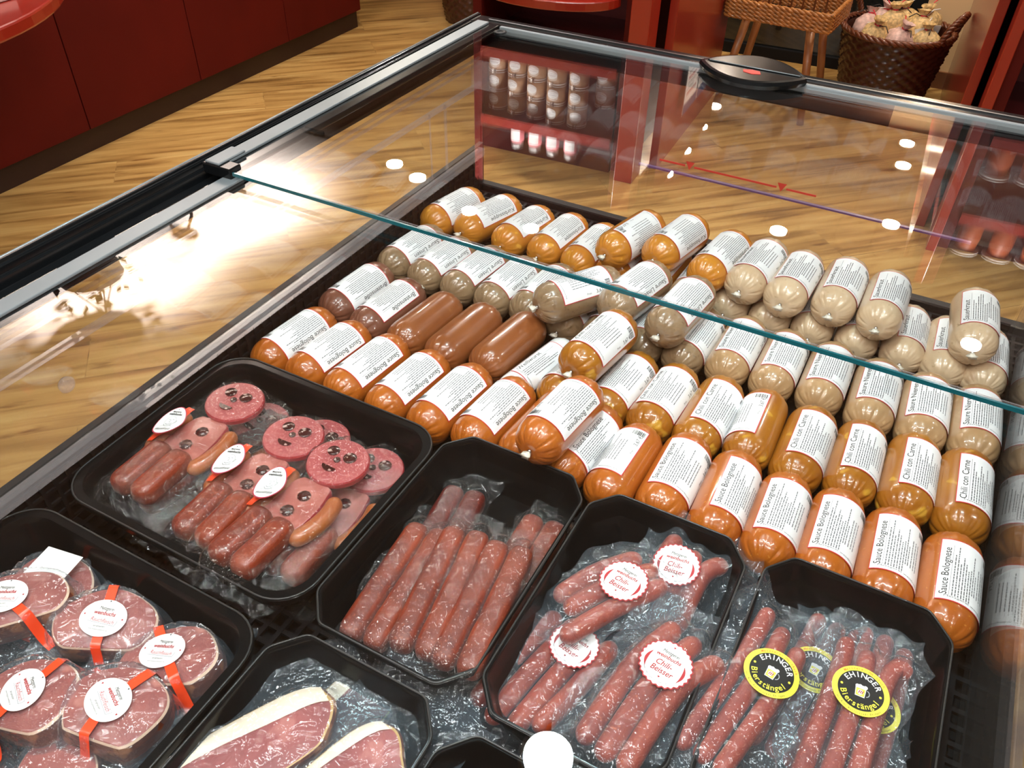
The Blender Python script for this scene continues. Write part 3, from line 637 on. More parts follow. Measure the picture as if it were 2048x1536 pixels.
# top frame: rails left and right, end rails
def rail(s):
    # s = -1 left, +1 right; profile in x (outwards positive) and z relative to LID
    cx_ = X0 if s < 0 else X1
    prof = [(.036, -.030), (.036, -.004), (.033, .002), (.029, .002), (.028, -.002), (.024, -.002), (.0235, -.010), (.019, -.0105), (.018, -.022), (-.004, -.022), (-.0045, -.034), (-.010, -.034), (-.010, -.040), (.03, -.040)]
    pts = [(cx_ + s * a, z_ + LID) for a, z_ in prof]
    if s > 0: pts = pts
    n = len(pts); ya, yb = YN - .04, YF + .055
    v = [(a, ya, z_) for a, z_ in pts] + [(a, yb, z_) for a, z_ in pts]
    mb = MB(); f = [(i, (i + 1) % n, n + (i + 1) % n, n + i) for i in range(n)] + [tuple(range(n - 1, -1, -1)), tuple(range(n, 2 * n))]
    if s > 0: f = [tuple(reversed(q)) for q in f]
    mb.add(v, f, 'black_frame'); mb.build('rail', case, smooth=False, bevel=.0008)
    mb = MB(); x_ = cx_ + s * .0345
    mb.tube([(x_, ya, LID + .0005), (x_, yb, LID + .0005)], .0020, 'silver', 8); mb.build('rail_trim', case)
rail(-1); rail(1)
for s in (1, -1):
    y_in = YF + .0 if s > 0 else YN
    mb = MB(); a, b2 = (YF - .004, YF + .055) if s > 0 else (YN - .045, YN + .002)
    mb.box((X0 - .034, a + (.02 if s > 0 else 0), LID - .034), (X1 + .034, b2, LID - .001), 'black_frame'); mb.box((X0, a, LID - .034), (X1, a + .02, LID - .012), 'black_frame'); mb.build('end_rail', case, smooth=False, bevel=.003)
    if s > 0:
        mb = MB(); mb.box((X0 + .04, a + .004, LID - .009), (X1 - .04, a + .0115, LID + .003), 'silver'); mb.build('end_trim', case, smooth=False, bevel=.001)
        mb = MB(); mb.box((X0 + .0, a + .036, LID - .003), (X1, a + .040, LID + .0012), 'silver_dark'); mb.build('end_trim', case, smooth=False)
# sliding lids
def lid(label, y0, y1, z, strip_x, front):
    t = thing('sliding_lid', label, 'glass lid', (0, 0, 0))
    mb = MB(); mb.box((X0 + .010, y0, z - .004), (X1 - .010, y1, z), 'lid_glass'); mb.build('glass_pane', t, smooth=False)
    for s in (-1, 1):
        c = X0 if s < 0 else X1
        xa, xb = sorted((c + s * strip_x[0], c + s * strip_x[1])); 
        mb = MB(); mb.box((xa, y0 + .016, z), (xb, y1 - .004, z + .0035), 'silver'); mb.build('side_strip', t, smooth=False, bevel=.001)
        xa2, xb2 = sorted((c + s * (strip_x[0] + .003), c - s * .034 if front else c - s * .030))
        mb = MB(); mb.box((xa2, y0 + .004, z - .010), (xb2, y1, z - .0005), 'black_frame')
        mb.box((xa2, y0 - .004, z - .010), (xb2, y0 + .016, z + .004), 'black_frame') if not front else mb.box((xa2, y1 - .01, z - .010), (xb2, y1 + .008, z + .004), 'black_frame')
        mb.build('side_frame', t, smooth=False, bevel=.0015)
        if not front:
            mb = MB(); mb.box((xa, y0 - .002, z + .0035), (xb, y0 + .045, z + .0065), 'silver'); mb.build('end_cap', t, smooth=False, bevel=.0015)
    mb = MB()
    if not front: mb.box((X0 + .032, y0 - .0022, z - .0042), (X1 - .030, y0, z + .0002), 'glass_edge')
    else: mb.box((X0 + .036, y1, z - .0042), (X1 - .036, y1 + .0012, z + .0002), 'acrylic')
    mb.build('glass_edge', t, smooth=False)
    return t
far_lid = lid('far upper sliding glass lid with black oval handle and teal front edge', .652, YF + .018, LID, (.011, -.012), False)
near_lid = lid('near lower sliding glass lid in silver and black side frames', YN + .01, .672, LID - .012, (-.016, -.038), True)
# handle
HC = Vector((-.272, 1.290, LID + .004))
h = thing('lid_handle_tmp', 'x', 'x'); bpy.data.objects.remove(h)
mb = MB(); n = 40; hw, hd = .084, .064
out = [(hw * s_, hd * (1 - s_ * s_) ** .9 * 1.0) for s_ in np.linspace(1, -1, n)] + [(hw * s_, -hd * .9 * (1 - s_ * s_) ** .9) for s_ in np.linspace(-1, 1, n)][1:-1]
N_ = len(out)
lv = [(.97, -.002), (1.0, .004), (.97, .009), (.90, .010)]
v = [(HC.x + x * q, HC.y + y * q, HC.z + zz) for q, zz in lv for x, y in out]
f = [(i * N_ + k, i * N_ + (k + 1) % N_, (i + 1) * N_ + (k + 1) % N_, (i + 1) * N_ + k) for i in range(3) for k in range(N_)] + [tuple(range(N_ - 1, -1, -1))]
mb.add(v, f, 'black_frame')
# raised rear half, sloping recess front half
half = [(x * .90, y * .90) for x, y in out]
rear = [p for p in half if p[1] >= -.0001]; frontp = [p for p in half if p[1] <= .0001]
mb.add([(HC.x + x, HC.y + y, HC.z + .010) for x, y in rear], [tuple(range(len(rear)))], 'black_frame')
k = len(frontp)
mb.add([(HC.x + x, HC.y + y, HC.z + .010) for x, y in frontp], [tuple(range(k))], 'black_frame')
mb.tube([(HC.x - hw * .84, HC.y + .002, HC.z + .0095), (HC.x + hw * .84, HC.y + .002, HC.z + .0095)], .0022, 'black_frame', 10)
hd_ = mb.build('handle', far_lid, autos=35)
mb = MB(); mb.tube([(HC.x - hw * .80, HC.y - .0008, HC.z + .0113), (HC.x + hw * .86, HC.y - .0008, HC.z + .0113)], .0009, 'silver', 8); mb.build('handle_ridge', hd_)
mb = MB(); q = [(-.013, -.012), (-.005, -.012), (.004, -.018), (.014, -.014), (.010, -.006), (.001, -.006), (-.006, -.002), (-.010, -.006)]
q = [(-.011, -.022), (.003, -.026), (.015, -.021), (.011, -.010), (-.001, -.008), (-.014, -.013)]
mb.prism([(HC.x + .003 + x, HC.y + y) for x, y in q], HC.z + .010, HC.z + .0106, 'red_mark'); mb.build('red_arrow', hd_, smooth=False)
mb = MB(); mb.lathe([(.011, 0), (.011, .0015), (.006, .002), (.005, .0005)], 'black_matte', 24, (X0 + .052, YF - .018, LID + .0002)); mb.build('lock', far_lid)
# ================================================================== SAUSAGES
SR, SL = .0312, .0718     # radius, half length
def sausage_mesh(mat, seed, half=SL, R=SR):
    rnd = random.Random(seed); n = 96; vs = []; fs = []
    ph = [rnd.uniform(0, 2 * PI) for _ in range(6)]
    prof = []   # (y, r, pleat amount)
    for end in (-1, 1):
        ringl = []
        for i in range(13):
            a = (i / 12) ** .8 * PI / 2      # 0 at tip
            r = R * math.sin(a) ** .80; y = half - (R * .88) * (1 - math.cos(PI / 2 - a)) if 0 else half - R * .92 * (1 - math.sin(PI / 2 - (PI / 2 - a)))
            y = (half - R * .95) + R * .95 * math.cos(a) ** .85
            r = max(r, .0018)
            if i == 0: y -= .003
            pl_ = (1 - r / R) ** 1.0
            ringl.append((end * y, r, pl_))
        prof += ringl if end < 0 else list(reversed(ringl))
    mid = []
    for i, (y, r, p_) in enumerate(prof):
        if i == 12:
            mid.append((y, r, p_))
            for s_ in (.25, .5, .75): mid.append((y + s_ * (-2 * y), R * (1.0 + .004 * math.sin(PI * s_)), 0))
        else: mid.append((y, r, p_))
    prof = mid; m = len(prof)
    for y, r, p_ in prof:
        for k in range(n):
            t_ = 2 * PI * k / n
            w_ = -sum(a_ * max(0, 1 - abs(((t_ * k_ / (2 * PI) + p_0) % 1) - .5) * 5) ** 1.5 for k_, p_0, a_ in ((13, ph[0], 1.0), (9, ph[1], .8), (5, ph[2], .6)))
            fall = math.sin(min(1, p_ * 1.5) * PI) if p_ > 0 else 0
            rr_ = r * (1 + .075 * w_ * fall) * (1 + .005 * math.sin(2 * t_ + ph[3]) + .004 * math.sin(3 * t_ + ph[4] + y * 30))
            vs.append((rr_ * math.sin(t_), y, rr_ * math.cos(t_)))
    fs = [(i * n + k, i * n + (k + 1) % n, (i + 1) * n + (k + 1) % n, (i + 1) * n + k) for i in range(m - 1) for k in range(n)] + [tuple(range(n - 1, -1, -1)), tuple((m - 1) * n + k for k in range(n))]
    mb = MB(); mb.add(vs, [tuple(reversed(f)) for f in fs] if 0 else fs, mat); return mb
def clip_mesh(end, seed, big=1.0, half=SL, metal=False):
    rnd = random.Random(seed); mb = MB(); y = end * (half - .0035)
    if metal: mb.tube([(0, y, 0), (0, y + end * .004, 0)], [.0030, .0026], 'clip_metal', 10); return mb
    n = 12; vs = []
    for j, (r, dy) in enumerate(((.0022, .004), (.0040 * big, .008), (.0052 * big, .0125))):
        for k in range(n):
            q = 1 + .35 * math.sin(5 * 2 * PI * k / n + seed + j); vs.append((r * q * math.cos(2 * PI * k / n) * 1.2, y + end * (dy + rnd.uniform(-.0008, .0008)), r * q * math.sin(2 * PI * k / n) * .7))
    mb.add(vs, [(i * n + k, i * n + (k + 1) % n, (i + 1) * n + (k + 1) % n, (i + 1) * n + k) for i in range(2) for k in range(n)] + [tuple(2 * n + k for k in range(n))], 'clip_tail')
    return mb
def sausage_label(title, seed, R=SR, Lw=.086, arc=2.15, price=True):
    """reading direction = +Y (s), letters' tops towards -X; t runs from the title edge (t = +T) to the barcode edge"""
    T = arc * R / 2; rnd = random.Random(seed)
    F = Flat()
    def patch(s0, s1, t0, t1, mat, layer, ns=2, nt_=16):
        vs = [(s0 + (s1 - s0) * i / ns, t0 + (t1 - t0) * j / nt_) for i in range(ns + 1) for j in range(nt_ + 1)]
        F.p.append((vs, [(i * (nt_ + 1) + j, (i + 1) * (nt_ + 1) + j, (i + 1) * (nt_ + 1) + j + 1, i * (nt_ + 1) + j + 1) for i in range(ns) for j in range(nt_)], mat, layer))
    patch(-Lw / 2, Lw / 2, -T, T, 'label_red', 0); patch(-Lw / 2 + .0012, Lw / 2 - .0011, -T + .001, T - .0008, 'paper', 1)
    F.text(title, -Lw / 2 + .007, T - .0105, .0098, 'ink', 3, width=min(.066, .0052 * len(title)), center=False, bold=.004)
    F.rect(-Lw / 2 + .007, T - .0127, Lw / 2 - .009, T - .0124, 'ink_grey', 3)
    t_ = T - .0158
    while t_ > -T + .0165:
        s_ = -Lw / 2 + .007 + (0 if t_ > 0 else .012); end = Lw / 2 - .008 - (rnd.uniform(0, .03))
        if t_ < -.006: end = Lw / 2 - .026
        while s_ < end:
            w_ = rnd.uniform(.0016, .0058); F.rect(s_, t_, min(s_ + w_, end), t_ + .00105, 'ink_grey', 3); s_ += w_ + .0008
        t_ -= .0027 if t_ > -.002 else .0039
    s_ = Lw / 2 - .020          # barcode at the far end by the second edge
    bt0, bt1 = -T + .0035, -T + .019
    tt = bt0
    while tt < bt1:
        w_ = rnd.choice((.0004, .0007, .0011)); F.rect(Lw / 2 - .0125, tt, Lw / 2 - .0045, tt + w_, 'ink', 3); tt += w_ + rnd.choice((.0005, .0008))
    if price:
        F.text('3,67 €', .012, -T + .0045, .0072, 'ink', 3, width=.0185, center=False); F.text('Preis', -.004, -T + .0048, .004, 'ink_grey', 3, center=False)
    F.text('Metzgerei weinbuchs', -Lw / 2 + .0045, 0, .0034, 'ink_grey', 3, width=T * 1.5, rot=-PI / 2)
    mb = MB()
    def fn(s_, t_, off):
        a = -t_ / R; q = R * 1.013 + .0005 + off; return (q * math.sin(a), s_, q * math.cos(a))
    F.put(fn, mb, .0001); return mb
KINDS = {  # casing material, title, noun for labels
 'bol': ('bolognese', 'Sauce Bolognese', 'orange Sauce Bolognese'), 'chi': ('chili', 'Chili con Carne', 'amber Chili con Carne'), 'nie': ('kidney', 'Saure Nieren', 'tan Saure Nieren'),
 'lin': ('lentil', 'Saure Linsen', 'olive brown Saure Linsen'), 'kra': ('sauerkraut', 'Sauerkraut', 'pale Sauerkraut'), 'sup': ('squash', 'Kürbissuppe', 'bright orange soup'),
 'bra': ('dark_gravy', 'Bratensoße', 'brown Bratensoße'), 'bro': ('gravy', None, 'unlabelled reddish brown gravy'), 'whi': ('white_case', 'Weißwurst', 'slim white-cased')}
protos = {}
def place(kind, loc, yaw, roll, label, group, flip=False, pitch=0.0):
    mat, title, noun = KINDS[kind]
    if kind not in protos:
        t = thing('filled_sausage', '', 'sausage'); slim = .72 if kind == 'whi' else 1
        sausage_mesh(mat, hash(kind) % 97 if 0 else sum(map(ord, kind)), R=SR * slim).build('casing', t)
        for e_ in (-1, 1):
            clip_mesh(e_, 3, metal=True).build('metal_clip', t)['end'] = e_; clip_mesh(e_, 4 + e_).build('casing_tail', t)['end'] = e_
        if title: sausage_label(title, sum(map(ord, kind)), R=SR * slim).build('label', t)
        protos[kind] = t; t['used'] = 0; t['label'] = ''
        first = True
        t.hide_render = True
    P = protos[kind]; rot = (pitch, 0, math.radians(yaw) + (PI if flip else 0))
    r, ch = dup(P, kids(P), loc, rot, label, group); r.hide_render = False
    sc = 1 + R_.uniform(-.02, .025); r.scale = (sc, 1 + R_.uniform(-.02, .02), sc)
    for c in [c for c in ch if c.name.startswith(('casing_tail', 'metal_clip'))]:
        if loc.y < .72 and loc.z < ZP + .01 and (c['end'] < 0) != bool(flip): ch.remove(c); bpy.data.objects.remove(c)
    for c in ch:
        if c.name.startswith('label'): c.rotation_euler = (0, math.radians(roll), 0)
        if c.name.split('.')[0] == 'casing': c.rotation_euler = (0, R_.choice((0, PI)) + R_.uniform(-.4, .4), R_.choice((0, PI)))
    return r
ZP = LID - .279; K = .729
ROWS = []
rn = ['first', 'second', 'third', 'fourth', 'fifth', 'sixth', 'seventh', 'eighth', 'ninth', 'tenth', 'eleventh', 'twelfth', 'thirteenth', 'fourteenth', 'fifteenth']
def row(rowname, items, group):
    """items: (kind, u, v, layer, yaw, roll, flip) ; u, v = middle of the sausage in the photograph"""
    cnt = {}
    for it in items: cnt[(it[0], it[3])] = cnt.get((it[0], it[3]), 0) + 1
    seen = {}
    for kind, u, v, layer, yaw, roll, flip in items:
        if isinstance(u, str) or u is None: pass
        k = (kind, layer); i = seen.get(k, 0); seen[k] = i + 1
        noun = KINDS[kind][2]
        place_txt = ('the only one' if cnt[k] == 1 else rn[i] + ' of its kind from the left')
        place_txt = place_txt.replace(' of its kind', '') if layer else place_txt
        lab = '%s sausage %s%s, %s' % (noun[0].upper() + noun[1:], 'on top of ' if layer else 'in ', rowname, place_txt)
        if layer < 0: pass
        z = ZP + (0 if layer <= 0 else .0535)
        p = at(u, v, z) if u > 5 else Vector((u * K, v * K + (.009 if v < 1 else .004 if v < 1.2 else 0), 0)); p.z = z
        place(kind, p, yaw, roll, lab, group, flip, pitch=R_.uniform(-.02, .02))
bolog = [('bol', -.98, .935, 0, -5, -12, 1), ('bol', -.893, .933, 0, -5, -8, 1), ('bol', -.802, .932, 0, -5, -5, 1), ('bol', -.708, .93, 0, -5, -5, 1), ('bol', -.617, .932, 0, -5, -3, 1), ('bol', -.529, .938, 0, -5, 0, 1),
         ('bol', -.441, .948, 0, -5, -55, 1), ('bol', -.360, .946, 0, -5, 62, 0), ('bol', -.278, .935, 0, -2, -38, 0), ('bol', -.194, .95, 0, 0, 20, 0), ('bol', -.107, .948, 0, 1, 42, 0), ('bol', -.022, .942, 0, 1, 20, 0),
         ('bol', .060, .946, 0, 1, 20, 0), ('bol', .145, .948, 0, 2, 22, 0), ('bol', .232, .938, 0, 1, 28, 0)]
row('the front row', bolog, 'Bolognese sausages in the front row')
second = [('bra', -.975, 1.14, 0, -5, -20, 1), ('bra', -.882, 1.122, 0, -5, 0, 1), ('bro', -.787, 1.118, 0, -5, 0, 1), ('bro', -.697, 1.12, 0, -6, 0, 0), ('bro', -.606, 1.138, 0, -7, 0, 0), ('whi', -.522, 1.10, 0, -12, 30, 0),
          ('chi', -.447, 1.115, 0, -7, -20, 0), ('chi', -.359, 1.128, 0, -5, 10, 0), ('chi', -.277, 1.13, 0, -3, 12, 0), ('chi', -.192, 1.134, 0, -2, 35, 0), ('chi', -.108, 1.142, 0, 1, -55, 0), ('chi', -.022, 1.134, 0, 0, 28, 0), ('chi', .063, 1.143, 0, 1, 28, 0), ('chi', .149, 1.15, 0, 1, 34, 0), ('chi', .232, 1.152, 0, 2, 36, 0)]
row('the second row', second, 'sausages in the second row')
third = [('lin', -.967, 1.345, 0, -5, -12, 1), ('lin', -.880, 1.335, 0, -5, -8, 1), ('lin', -.793, 1.335, 0, -5, -5, 1), ('lin', -.707, 1.33, 0, -5, -5, 1), ('lin', -.625, 1.34, 0, -5, -8, 1), ('lin', -.537, 1.33, 0, -4, -10, 1),
         ('lin', -.455, 1.335, 0, -4, -10, 1), ('lin', -.372, 1.335, 0, -3, 0, 0), ('lin', -.288, 1.34, 0, -3, 30, 0), ('nie', -.204, 1.352, 0, -1, 18, 0), ('nie', -.118, 1.349, 0, 0, 22, 0), ('nie', -.030, 1.352, 0, 0, 16, 0), ('nie', .060, 1.342, 0, 1, 18, 0), ('nie', .148, 1.342, 0, 2, 12, 0), ('nie', .234, 1.352, 0, 2, 16, 0)]
row('the third row', third, 'sausages in the third row')
fourth = [('sup', -.985, 1.555, 0, -10, -25, 1), ('sup', -.893, 1.57, 0, -14, -10, 1), ('sup', -.79, 1.56, 0, -8, 0, 1), ('sup', -.70, 1.565, 0, -6, -5, 1), ('sup', -.612, 1.56, 0, -5, -10, 1), ('sup', -.525, 1.56, 0, -5, 0, 1), ('sup', -.438, 1.56, 0, -4, 0, 1),
          ('kra', -.350, 1.555, 0, -2, 10, 0), ('kra', -.263, 1.555, 0, -2, 5, 0), ('kra', -.177, 1.555, 0, 0, 8, 0), ('kra', -.09, 1.56, 0, 0, 8, 0), ('kra', -.003, 1.56, 0, 1, 20, 0), ('kra', .084, 1.565, 0, 2, 35, 0), ('kra', .162, 1.56, 0, 1, 22, 0), ('kra', .232, 1.56, 0, 2, 25, 0)]
row('the far row', fourth, 'sausages in the far row')
tops = [('bol', 1122, 838, 1, -6, -8, 1)]
row('the front row', tops, 'sausages lying on top')
row('the second row', [('chi', 1198, 693, 1, -8, 18, 0)], 'sausages lying on top')
row('the third row', [('lin', 1157, 588, 1, -32, 8, 0), ('lin', 1270, 586, 1, -12, -10, 1), ('lin', 1362, 622, 1, -7, -8, 1)], 'sausages lying on top')
row('the far row', [('sup', 1262, 477, 1, -14, -45, 1), ('sup', 1352, 486, 1, -12, -25, 1), ('sup', 1440, 522, 1, -8, -12, 1), ('kra', 1514, 541, 1, -6, 12, 0), ('kra', 1588, 566, 1, -3, 18, 0), ('kra', 1680, 582, 1, -1, 20, 0), ('kra', 1768, 608, 1, 0, 22, 0), ('kra', 1947, 650, 1, 4, 15, 0)], 'sausages lying on top')
# ================================================================== TRAYS
ZR = LID - .25
def ring(poly_fn, z): return [Vector((x, y, z)) for x, y in poly_fn]
def rounded(w, l, r, k=8):
    pts = []
    for cx_, cy_, a0 in ((w / 2 - r, l / 2 - r, 0), (-w / 2 + r, l / 2 - r, PI / 2), (-w / 2 + r, -l / 2 + r, PI), (w / 2 - r, -l / 2 + r, 1.5 * PI)):
        for i in range(k + 1): a = a0 + PI / 2 * i / k; pts.append((cx_ + r * math.cos(a), cy_ + r * math.sin(a)))
    return pts
def chamfered(w, l, c, k=3):
    cor = [(w / 2, l / 2 - c), (w / 2 - c * .85, l / 2), (-w / 2 + c * .85, l / 2), (-w / 2, l / 2 - c), (-w / 2, -l / 2 + c), (-w / 2 + c * .85, -l / 2), (w / 2 - c * .85, -l / 2), (w / 2, -l / 2 + c)]
    pts = []
    for i, p in enumerate(cor):
        p = Vector(p); a = (Vector(cor[i - 1]) - p).normalized(); b_ = (Vector(cor[(i + 1) % 8]) - p).normalized(); r = .006
        for j in range(k + 1):
            s_ = j / k; q = p + a * r * (1 - s_) ** 2 + b_ * r * s_ ** 2; pts.append((q.x, q.y))
    return pts
def tray(name, label, c, w, l, depth, kind, group, rim=.012, yaw=0):
    t = thing(name, label, 'tray', (c[0], c[1], ZR - depth), (0, 0, yaw), group)
    def shape(dw, extra=0):
        return rounded(w - dw, l - dw, max(.006, .045 - dw * .3)) if kind == 'round' else chamfered(w - dw, l - dw, .030 - dw * .12)
    if kind == 'round': lv = [(0, depth - .008), (0, depth - .001), (.002, depth), (rim * 2 * .9, depth), (rim * 2, depth - .002), (rim * 2 + .006, depth - .008), (rim * 2 + .022, .012), (rim * 2 + .034, .003), (rim * 2 + .06, .002)]
    else: lv = [(0, depth - .006), (0, depth - .0005), (.0015, depth), (.007, depth), (.0085, depth - .001), (.010, depth - .006), (.026, .012), (.034, .003), (.05, .002)]
    n = len(shape(0)); v = []
    for dw, z in lv: v += [(x, y, z) for x, y in shape(dw)]
    m = len(lv)
    f = [(i * n + k, i * n + (k + 1) % n, (i + 1) * n + (k + 1) % n, (i + 1) * n + k) for i in range(m - 1) for k in range(n)] + [tuple((m - 1) * n + k for k in range(n))]
    mb = MB(); mb.add(v, f, 'black_tray')
    # outside wall
    v = [(x, y, depth - .008) for x, y in shape(.004 if kind != 'round' else .006)] + [(x, y, -.0) for x, y in shape(rim * 2 + .05 if kind == 'round' else .045)]
    if kind == 'round': v = [(x, y, depth - .008) for x, y in shape(rim * 2)] + [(x, y, 0.0) for x, y in shape(rim * 2 + .045)]
    mb.add(v, [(k, n + k, n + (k + 1) % n, (k + 1) % n) for k in range(n)] + [tuple(n + k for k in range(n))], 'black_tray')
    mb.build('tray_body', t, autos=38)
    mb = MB(); pts = [(x, y, depth + .0005) for x, y in shape(.0025 if kind != 'round' else .003)]; pts.append(pts[0]); mb.tube(pts, .0011, 'tray_light', 8, caps=False); mb.build('rim', t)
    return t
TD = .060
tray('meat_tray', 'large rounded black tray holding smiling sausage figures', (-.576, .462), .342, .292, TD, 'round', 'black trays in the case')
tray('meat_tray', 'large rounded black tray of smoked meat chunks in the near left corner', (-.583, .145), .350, .300, TD, 'round', 'black trays in the case')
tray('meat_tray', 'chamfered black tray of straight landjaeger sausages', (-.308, .472), .187, .302, TD, 'cham', 'black trays in the case')
tray('meat_tray', 'chamfered black tray of Chili-Beisser packs', (-.1175, .472), .182, .302, TD, 'cham', 'black trays in the case')
tray('meat_tray', 'chamfered black tray of packs with yellow and black round stickers', (.083, .480), .187, .302, TD, 'cham', 'black trays in the case')
tray('meat_tray', 'chamfered black tray of bacon packs at the near edge', (-.308, .158), .187, .302, TD, 'cham', 'black trays in the case')
tray('meat_tray', 'chamfered empty looking black tray at the bottom of the photo', (-.1175, .150), .182, .302, TD, 'cham', 'black trays in the case')
# ================================================================== PACKS
def smooth_path(pts, n=18):
    pts = [Vector((*p[:2], 0)) for p in pts]
    if len(pts) == 2: return [pts[0].lerp(pts[1], i / (n - 1)) for i in range(n)]
    out = []; m = len(pts)
    for i in range(n):
        t_ = i / (n - 1) * (m - 1); k = min(int(t_), m - 2); s_ = t_ - k
        p0, p1, p2, p3 = pts[max(k - 1, 0)], pts[k], pts[k + 1], pts[min(k + 2, m - 1)]
        out.append(.5 * ((2 * p1) + (p2 - p0) * s_ + (2 * p0 - 5 * p1 + 4 * p2 - p3) * s_ ** 2 + (3 * p1 - p0 - 3 * p2 + p3) * s_ ** 3))
    return out
def stick(mb, pts, r, mat, square=0, taper=1.0, tip=None, z=None, jit=0, seed=0):
    rnd = random.Random(seed); P = smooth_path(pts, 22); L = sum((P[i + 1] - P[i]).length for i in range(21)); n = 22
    # rounded ends: extra rings
    d0 = (P[0] - P[1]).normalized(); d1 = (P[-1] - P[-2]).normalized()
    pp = []; rr_ = []
    for i in range(22):
        s_ = i / 21 * L; e = min(s_, L - s_); k = 1.0
        re = r * (.9 if square else 1.15)
        if e < re: k = math.sqrt(max(0, 1 - (1 - e / re) ** 2)) ** (.7 if square else 1) * .97 + .03
        pp.append(P[i]); rr_.append(r * k * (1 + rnd.uniform(-jit, jit)))
    # densify ends
    q = []; qr = []
    for end in (0, 1):
        pass
    s_list = sorted(set([0, .0008, .002, .004, .0065, .010] + [L - x for x in (0, .0008, .002, .004, .0065, .010)] + list(np.linspace(.014, L - .014, 14))))
    cum = [0]
    for i in range(21): cum.append(cum[-1] + (P[i + 1] - P[i]).length)
    for s_ in s_list:
        j = min(max(np.searchsorted(cum, s_) - 1, 0), 20); f_ = (s_ - cum[j]) / max(1e-9, cum[j + 1] - cum[j]); p_ = P[j].lerp(P[j + 1], min(1, f_))
        e = min(s_, L - s_); re = r * (1.0 if square else 1.2); k = 1.0
        if e < re: k = math.sqrt(max(0.0004, 1 - (1 - e / re) ** 2)) ** (.6 if square else 1)
        q.append((p_.x, p_.y, z if z is not None else r)); qr.append(r * k * (1 + rnd.uniform(-jit, jit)))
    mb.tube(q, qr, mat, 20, square=square)
class Pack:
    """vacuum pack lying in its own XY plane: pieces of meat, a draped film, stickers that follow it"""
    def __init__(s, name, label, cat, loc, rot, W, L, group, seed=0, film='film', margin=.004, base=.002):
        s.t = thing(name, label, cat, loc, rot, group); s.W, s.L = W, L; s.rnd = random.Random(seed); s.seed = seed; s.film = film
        s.nx, s.ny = 56, 84; s.h = np.full((s.nx + 1, s.ny + 1), base); s.base = base
        s.X, s.Y = np.meshgrid(np.linspace(-W / 2, W / 2, s.nx + 1), np.linspace(-L / 2, L / 2, s.ny + 1), indexing='ij')
    def hfield(s, pts, r, zc, flat=0):
        P = [np.array(p[:2]) for p in smooth_path(pts, 22)]; P[0] = P[0] + (P[1] - P[0]) * .5; P[-1] = P[-1] + (P[-2] - P[-1]) * .5
        D = np.full(s.h.shape, 9.0)
        for a, b_ in zip(P, P[1:]):
            ab = b_ - a; q = np.clip(((s.X - a[0]) * ab[0] + (s.Y - a[1]) * ab[1]) / (ab @ ab + 1e-12), 0, 1)
            D = np.minimum(D, np.hypot(s.X - a[0] - q * ab[0], s.Y - a[1] - q * ab[1]))
        rr_ = r + .0006
        H_ = zc + np.sqrt(np.maximum(0, rr_ ** 2 - D ** 2)) ; tail = zc + .0 - (D - rr_) * 1.3
        H_ = np.where(D < rr_, H_, tail); s.h = np.maximum(s.h, H_)
    def stick(s, pts, r, mat, name='sausage', square=0, z=None, jit=.01):
        mb = MB(); stick(mb, pts, r, mat, square, z=z, jit=jit, seed=len(s.t.children) + s.seed); o = mb.build(name, s.t)
        s.hfield(pts, r, z if z is not None else r); return o
    def slab(s, outline, th, mats, name, bulge=.002, z0=.001):
        """a flat piece: top material, side material, edge-line material"""
        top, side, line = mats; c = np.mean(np.array(outline), axis=0); n = len(outline); lv = [(.97, 0, side), (1.0, th * .25, side), (1.0, th * .75, side), (.965, th * .97, side), (.93, th, line or top), (.6, th + bulge * .6, top), (.3, th + bulge, top)]
        v = []; mb = MB()
        for q, z, _ in lv: v += [(c[0] + (x - c[0]) * q, c[1] + (y - c[1]) * q, z0 + z) for x, y in outline]
        k0 = len(mb.v); 
        for i in range(len(lv) - 1):
            mb.add(v[i * n:(i + 2) * n], [(k, (k + 1) % n, n + (k + 1) % n, n + k) for k in range(n)], lv[i + 1][2])
        mb.add(v[-n:], [tuple(range(n))], top)
        o = mb.build(name, s.t, autos=60)
        poly = np.array(outline); inside = np.zeros(s.h.shape, bool)
        j = n - 1
        for i in range(n):
            xi, yi = poly[i]; xj, yj = poly[j]
            cnd = ((yi > s.Y) != (yj > s.Y)) & (s.X < (xj - xi) * (s.Y - yi) / (yj - yi + 1e-12) + xi); inside ^= cnd; j = i
        s.h = np.where(inside, np.maximum(s.h, z0 + th + bulge + .0008), s.h); return o
    def relax(s, it=14, drop=.0):
        base_ = s.h.copy(); h = s.h.copy()
        for _ in range(it):
            p = np.pad(h, 1, mode='edge'); a = (p[:-2, 1:-1] + p[2:, 1:-1] + p[1:-1, :-2] + p[1:-1, 2:]) / 4; h = np.maximum(base_, a)
        s.h = h + .0006; return s
    def hs(s, x, y, a=None):
        a = s.h if a is None else a
        fx = (x / s.W + .5) * s.nx; fy = (y / s.L + .5) * s.ny; fx = min(max(fx, 0), s.nx - 1e-6); fy = min(max(fy, 0), s.ny - 1e-6); i, j = int(fx), int(fy); u_, v_ = fx - i, fy - j
        return float(a[i, j] * (1 - u_) * (1 - v_) + a[i + 1, j] * u_ * (1 - v_) + a[i, j + 1] * (1 - u_) * v_ + a[i + 1, j + 1] * u_ * v_)
    def stiff(s, it=30):
        b_ = s.h.copy(); h = s.h.copy()
        for _ in range(6):
            p = np.pad(h, 1, mode='edge'); h = np.maximum.reduce([p[:-2, 1:-1], p[2:, 1:-1], p[1:-1, :-2], p[1:-1, 2:], h])
        for _ in range(it):
            p = np.pad(h, 1, mode='edge'); h = (p[:-2, 1:-1] + p[2:, 1:-1] + p[1:-1, :-2] + p[1:-1, 2:]) / 4; h = np.maximum(h, b_)
        return h
